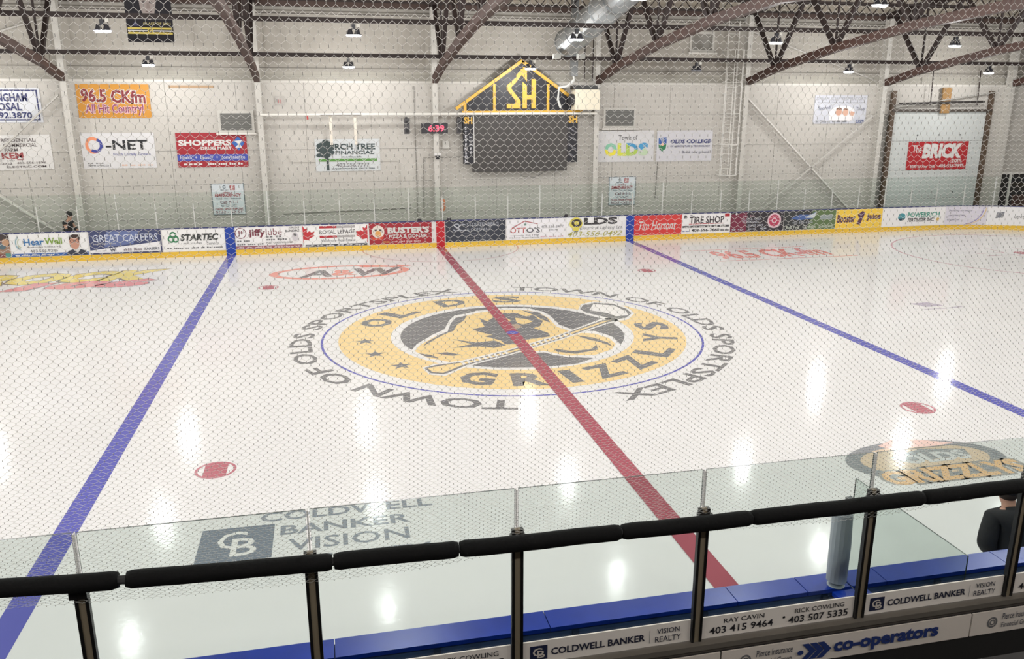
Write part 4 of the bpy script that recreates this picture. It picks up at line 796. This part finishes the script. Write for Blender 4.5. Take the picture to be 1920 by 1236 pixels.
# ---- padded rail
rl = thing('padded_rail', (-3, -14.69, 2.85), 'black foam padded rail across the spectator glass', 'rail')
RN = [(-9.4, 3.05), (-7.3, 2.975), (-6.06, 2.945), (-5.66, 2.915), (-4.45, 2.875), (-3.24, 2.855), (-2.02, 2.845), (-.79, 2.845), (.38, 2.855), (3.0, 2.88)]
def rz(x):
    for (a, b), (c, d) in zip(RN[:-1], RN[1:]):
        if x <= c: return b+(d-b)*(x-a)/(c-a)
    return RN[-1][1]
MB().tube([(x, -14.7, rz(x)) for x in [-9.4+.3*i for i in range(42)]], .025, 8).out('steel_pipe', mat((60, 60, 62), .4), rl)
FOAM = mat((8, 8, 9), .8, spec=.25, bump=.15, bscale=60, name='black_foam')
for x0, x1 in ((-9.3, -7.4), (-7.36, -5.46), (-5.42, -4.34), (-4.33, -3.62), (-3.61, -2.62), (-2.61, -1.75), (-1.74, -.5), (-.49, .3), (.31, 1.6), (1.62, 2.9)):
    n_ = 8; pts = [(x0+(x1-x0)*i/n_, -14.7, rz(x0+(x1-x0)*i/n_)+random.uniform(-.003, .003)) for i in range(n_+1)]
    pts = [pts[0]]+[(x0+.03, -14.7, rz(x0+.03))]+pts[1:-1]+[(x1-.03, -14.7, rz(x1-.03))]+[pts[-1]]
    MB().tube(pts, [.042]+[.05]*(len(pts)-2)+[.042], 14).out('foam_pad', FOAM, rl, smooth=True)

# ---- protective netting
def netting():
    vs = []; fs = []; kn = []
    wd = .045; x0, x1 = -8.6, 2.4; nc = int((x1-x0)/wd)
    zs = [2.74]
    while zs[-1] < 6.7: zs.append(zs[-1]+.0125+max(0, zs[-1]-2.8)*.0072)
    def node(r, c):
        z = zs[r]; x = x0+(c+(r % 2)*.5)*wd+.012*math.sin(z*2.1+c*.05)
        lo = max(0, 3.6-z)
        y = -14.635+.018*math.sin(c*.11+z*1.3)+.03*lo*math.sin(c*.19+z*6)
        if z < 3.05: y = min(-14.63, max(-14.646, y))   # hangs between posts and rail
        if z < 3.0: z -= .03*math.sin(c*.085)*max(0, (3.0-z)/.26)
        return (x, y, z)
    def seg(p, q, r, k=0):
        kn.extend((k, k, k)); n = len(vs); dx, dz = q[0]-p[0], q[2]-p[2]; L = math.hypot(dx, dz) or 1; nx, nz = -dz/L, dx/L
        for c in (p, q):
            vs.append((c[0]+nx*r, c[1]+r*.6, c[2]+nz*r)); vs.append((c[0]-nx*r, c[1]+r*.6, c[2]-nz*r)); vs.append((c[0], c[1]-r, c[2]))
        fs.extend(((n, n+1, n+4, n+3), (n+1, n+2, n+5, n+4), (n+2, n, n+3, n+5)))
    for r in range(len(zs)-1):
        kz = (zs[r+1]-zs[r])*.22
        for c in range(nc):
            p = node(r, c); seg((p[0], p[1], p[2]-kz), (p[0], p[1], p[2]+kz), .0013, 1)
            for dc in ((-1, 0) if r % 2 == 0 else (0, 1)):
                if 0 <= c+dc < nc:
                    q = node(r+1, c+dc); kq = (zs[r+1]-zs[r])*.22
                    seg((p[0], p[1], p[2]+kz), (q[0], q[1], q[2]-kq), .00085)
    nm = bpy.data.materials.new('net_cord'); nm.use_nodes = True; nt = nm.node_tree; b = nt.nodes['Principled BSDF']
    b.inputs['Base Color'].default_value = (.85, .84, .82, 1); b.inputs['Roughness'].default_value = .45
    tr = nt.nodes.new('ShaderNodeBsdfTranslucent'); tr.inputs[0].default_value = (.92, .91, .89, 1); mx = nt.nodes.new('ShaderNodeMixShader'); mx.inputs[0].default_value = .55
    nt.links.new(b.outputs[0], mx.inputs[1]); nt.links.new(tr.outputs[0], mx.inputs[2]); nt.links.new(mx.outputs[0], nt.nodes['Material Output'].inputs[0])
    o = obj('safety_netting', vs, fs, nm, origin=(-3, -14.63, 2.8)); o.data.materials.append(mat((140, 138, 134), .7, name='net_knot')); o.data.polygons.foreach_set('material_index', kn)
    tag(o, 'thin white mesh safety netting hung above the padded rail', 'netting')
netting()

# ================================================================== PEOPLE
def skin(name, nodes, edges, m, parent, sub=2):
    me = bpy.data.meshes.new(name); me.from_pydata([n[:3] for n in nodes], edges, []); o = bpy.data.objects.new(name, me); C.objects.link(o)
    sm = o.modifiers.new('s', 'SKIN'); o.modifiers.new('d', 'SUBSURF').levels = sub
    for i, n in enumerate(nodes):
        r = n[3]; me.skin_vertices[0].data[i].radius = r if isinstance(r, tuple) else (r, r)
    me.skin_vertices[0].data[0].use_root = True
    bpy.context.view_layer.update(); dg = bpy.context.evaluated_depsgraph_get()
    res = bpy.data.meshes.new_from_object(o.evaluated_get(dg)); bpy.data.objects.remove(o); bpy.data.meshes.remove(me)
    res.polygons.foreach_set('use_smooth', [True]*len(res.polygons)); res.materials.clear(); res.materials.append(m); res.name = name
    ob = bpy.data.objects.new(name, res); C.objects.link(ob); ob.parent = parent
    return ob
def person(loc, rz_, label, lean, armf, hatc, jacket, trouser, hat, hang=False):
    t = thing('person', loc, label, 'person'); t.rotation_euler = (0, 0, rz_)
    SK = mat((196, 150, 130), .6, name='skin')
    L = lean  # forward lean of the upper body, facing +Y locally
    neck = (0, .06+L, 1.47); head = (0, .1+L*1.25, 1.60)
    # body: pelvis root, spine, neck, head, legs, arms, hands with five fingers
    N = [(0, 0, .95, (.15, .11)), (0, .02+L*.4, 1.18, (.15, .11)), (0, .03+L*.8, 1.38, (.17, .1)), (*neck, .055), (0, .09+L*1.15, 1.545, .075), (0, .1+L*1.25, 1.64, (.078, .092)), (0, .095+L*1.25, 1.72, .06)]
    E = [(0, 1), (1, 2), (2, 3), (3, 4), (4, 5), (5, 6)]
    for s_ in (-1, 1):
        b = len(N); N += [(s_*.1, 0, .9, .09), (s_*.11, .03, .5, .06), (s_*.11, 0, .1, .042), (s_*.12, .13, .05, .035)]; E += [(0, b), (b, b+1), (b+1, b+2), (b+2, b+3)]
        b = len(N); el = (s_*.27, .04+L*.8+armf*.12, 1.13); ha = (s_*.2, .16+L*.8+armf*.3, .98)
        if hang: el = (s_*.29, L*.6-.03, 1.04); ha = (s_*.1, L*.4+.03, .88)
        N += [(s_*.19, .03+L*.8, 1.4, .06), (*el, .045), (*ha, .03), (ha[0], ha[1]+.06, ha[2]-.03, (.035, .018))]; E += [(2, b), (b, b+1), (b+1, b+2), (b+2, b+3)]
        pb = b+3
        for k in range(4):
            dx = (-.026+.0175*k); l = (.06, .07, .066, .052)[k]; p = N[pb]; f = len(N)
            N += [(p[0]+dx, p[1]+.03, p[2]-.01, .0095), (p[0]+dx*1.15, p[1]+.03+l*.55, p[2]-.03, .0085), (p[0]+dx*1.15, p[1]+.025+l*.8, p[2]-.06, .008)]; E += [(pb, f), (f, f+1), (f+1, f+2)]
        f = len(N); p = N[b+2]; N += [(p[0]-s_*.035, p[1]+.04, p[2]-.01, .011), (p[0]-s_*.05, p[1]+.08, p[2]-.03, .009)]; E += [(b+2, f), (f, f+1)]
    skin('body', N, E, SK, t)
    hx, hy, hz = 0, .1+L*1.25, 1.62
    def ell(name, c, r, m, k=10):
        v = []; f = []
        for i in range(k+1):
            a = math.pi*i/k
            for j in range(k*2): b = math.pi*j/k; v.append((c[0]+r[0]*math.sin(a)*math.cos(b), c[1]+r[1]*math.sin(a)*math.sin(b), c[2]+r[2]*math.cos(a)))
        for i in range(k):
            for j in range(k*2): f.append([i*2*k+j, (i+1)*2*k+j, (i+1)*2*k+(j+1) % (2*k), i*2*k+(j+1) % (2*k)])
        me = bpy.data.meshes.new(name); me.from_pydata(v, [], f); me.update(); me.polygons.foreach_set('use_smooth', [True]*len(f)); me.materials.append(m)
        o = bpy.data.objects.new(name, me); C.objects.link(o); o.parent = t
    ell('nose', (0, hy+.098, hz-.005), (.013, .02, .022), SK)
    for s_ in (-1, 1): ell('eye', (s_*.03, hy+.083, hz+.02), (.012, .009, .008), mat((40, 34, 32), .3)); ell('ear', (s_*.08, hy, hz), (.012, .025, .033), SK)
    ell('mouth', (0, hy+.088, hz-.05), (.024, .008, .006), mat((160, 96, 90), .5))
    ell('hair', (0, hy-.02, hz+.012), (.086, .09, .1), mat((48, 38, 32), .8))
    if hat:
        HM = mat(hatc, .9, bump=.3, bscale=80); ell('hat', (0, hy-.008, hz+.07), (.095, .108, .085), HM)
        if hat > 1: ell('hat_peak', (0, hy-.06, hz+.13), (.06, .08, .05), HM)
    J = mat(jacket, .8, noise=.15, nscale=9, bump=.2, bscale=25)
    NJ = [(0, -.01, .78, (.215, .17)), (0, 0, .95, (.21, .165)), (0, .02+L*.4, 1.16, (.205, .16)), (0, .03+L*.8, 1.36, (.215, .15)), (0, .05+L*.95, 1.45, (.1, .095)), (0, .06+L, 1.5, (.08, .078))]; EJ = [(0, 1), (1, 2), (2, 3), (3, 4), (4, 5)]
    for s_ in (-1, 1):
        b = len(NJ); NJ += [(s_*.2, .03+L*.8, 1.385, .095), (s_*.27, .04+L*.8+armf*.12, 1.13, .08), (s_*.205, .15+L*.8+armf*.28, .99, .056)]
        if hang: NJ[-2] = (s_*.29, L*.6-.03, 1.04, .092); NJ[-1] = (s_*.18, L*.4+.06, .86, .08); EJ += [(3, b), (b, b+1), (b+1, b+2)]
    skin('jacket', NJ, EJ, J, t)
    NT = [(0, 0, .92, (.16, .125))]; ET = []
    for s_ in (-1, 1):
        b = len(NT); NT += [(s_*.1, 0, .85, .105), (s_*.11, .03, .5, .08), (s_*.11, 0, .1, .07)]; ET += [(0, b), (b, b+1), (b+1, b+2)]
    skin('trousers', NT, ET, mat(trouser, .8), t)
    for s_ in (-1, 1): ell('shoe', (s_*.115, .06, .045), (.05, .14, .045), mat((30, 28, 28), .6))
    return t
person((-13.45, 13.34, -.06), -math.pi/2-.3, 'person in dark jacket and dark knit hat standing behind the far glass', .08, .6, (40, 38, 36), (34, 34, 38), (40, 42, 56), 2)
t = person((2.78, -12.42, 0), -.1, 'person in black jacket seen from behind on the ice by the bench', .12, .15, (30, 30, 34), (26, 27, 32), (30, 30, 34), 1, True)
t.scale = (1.15, 1.1, .79)
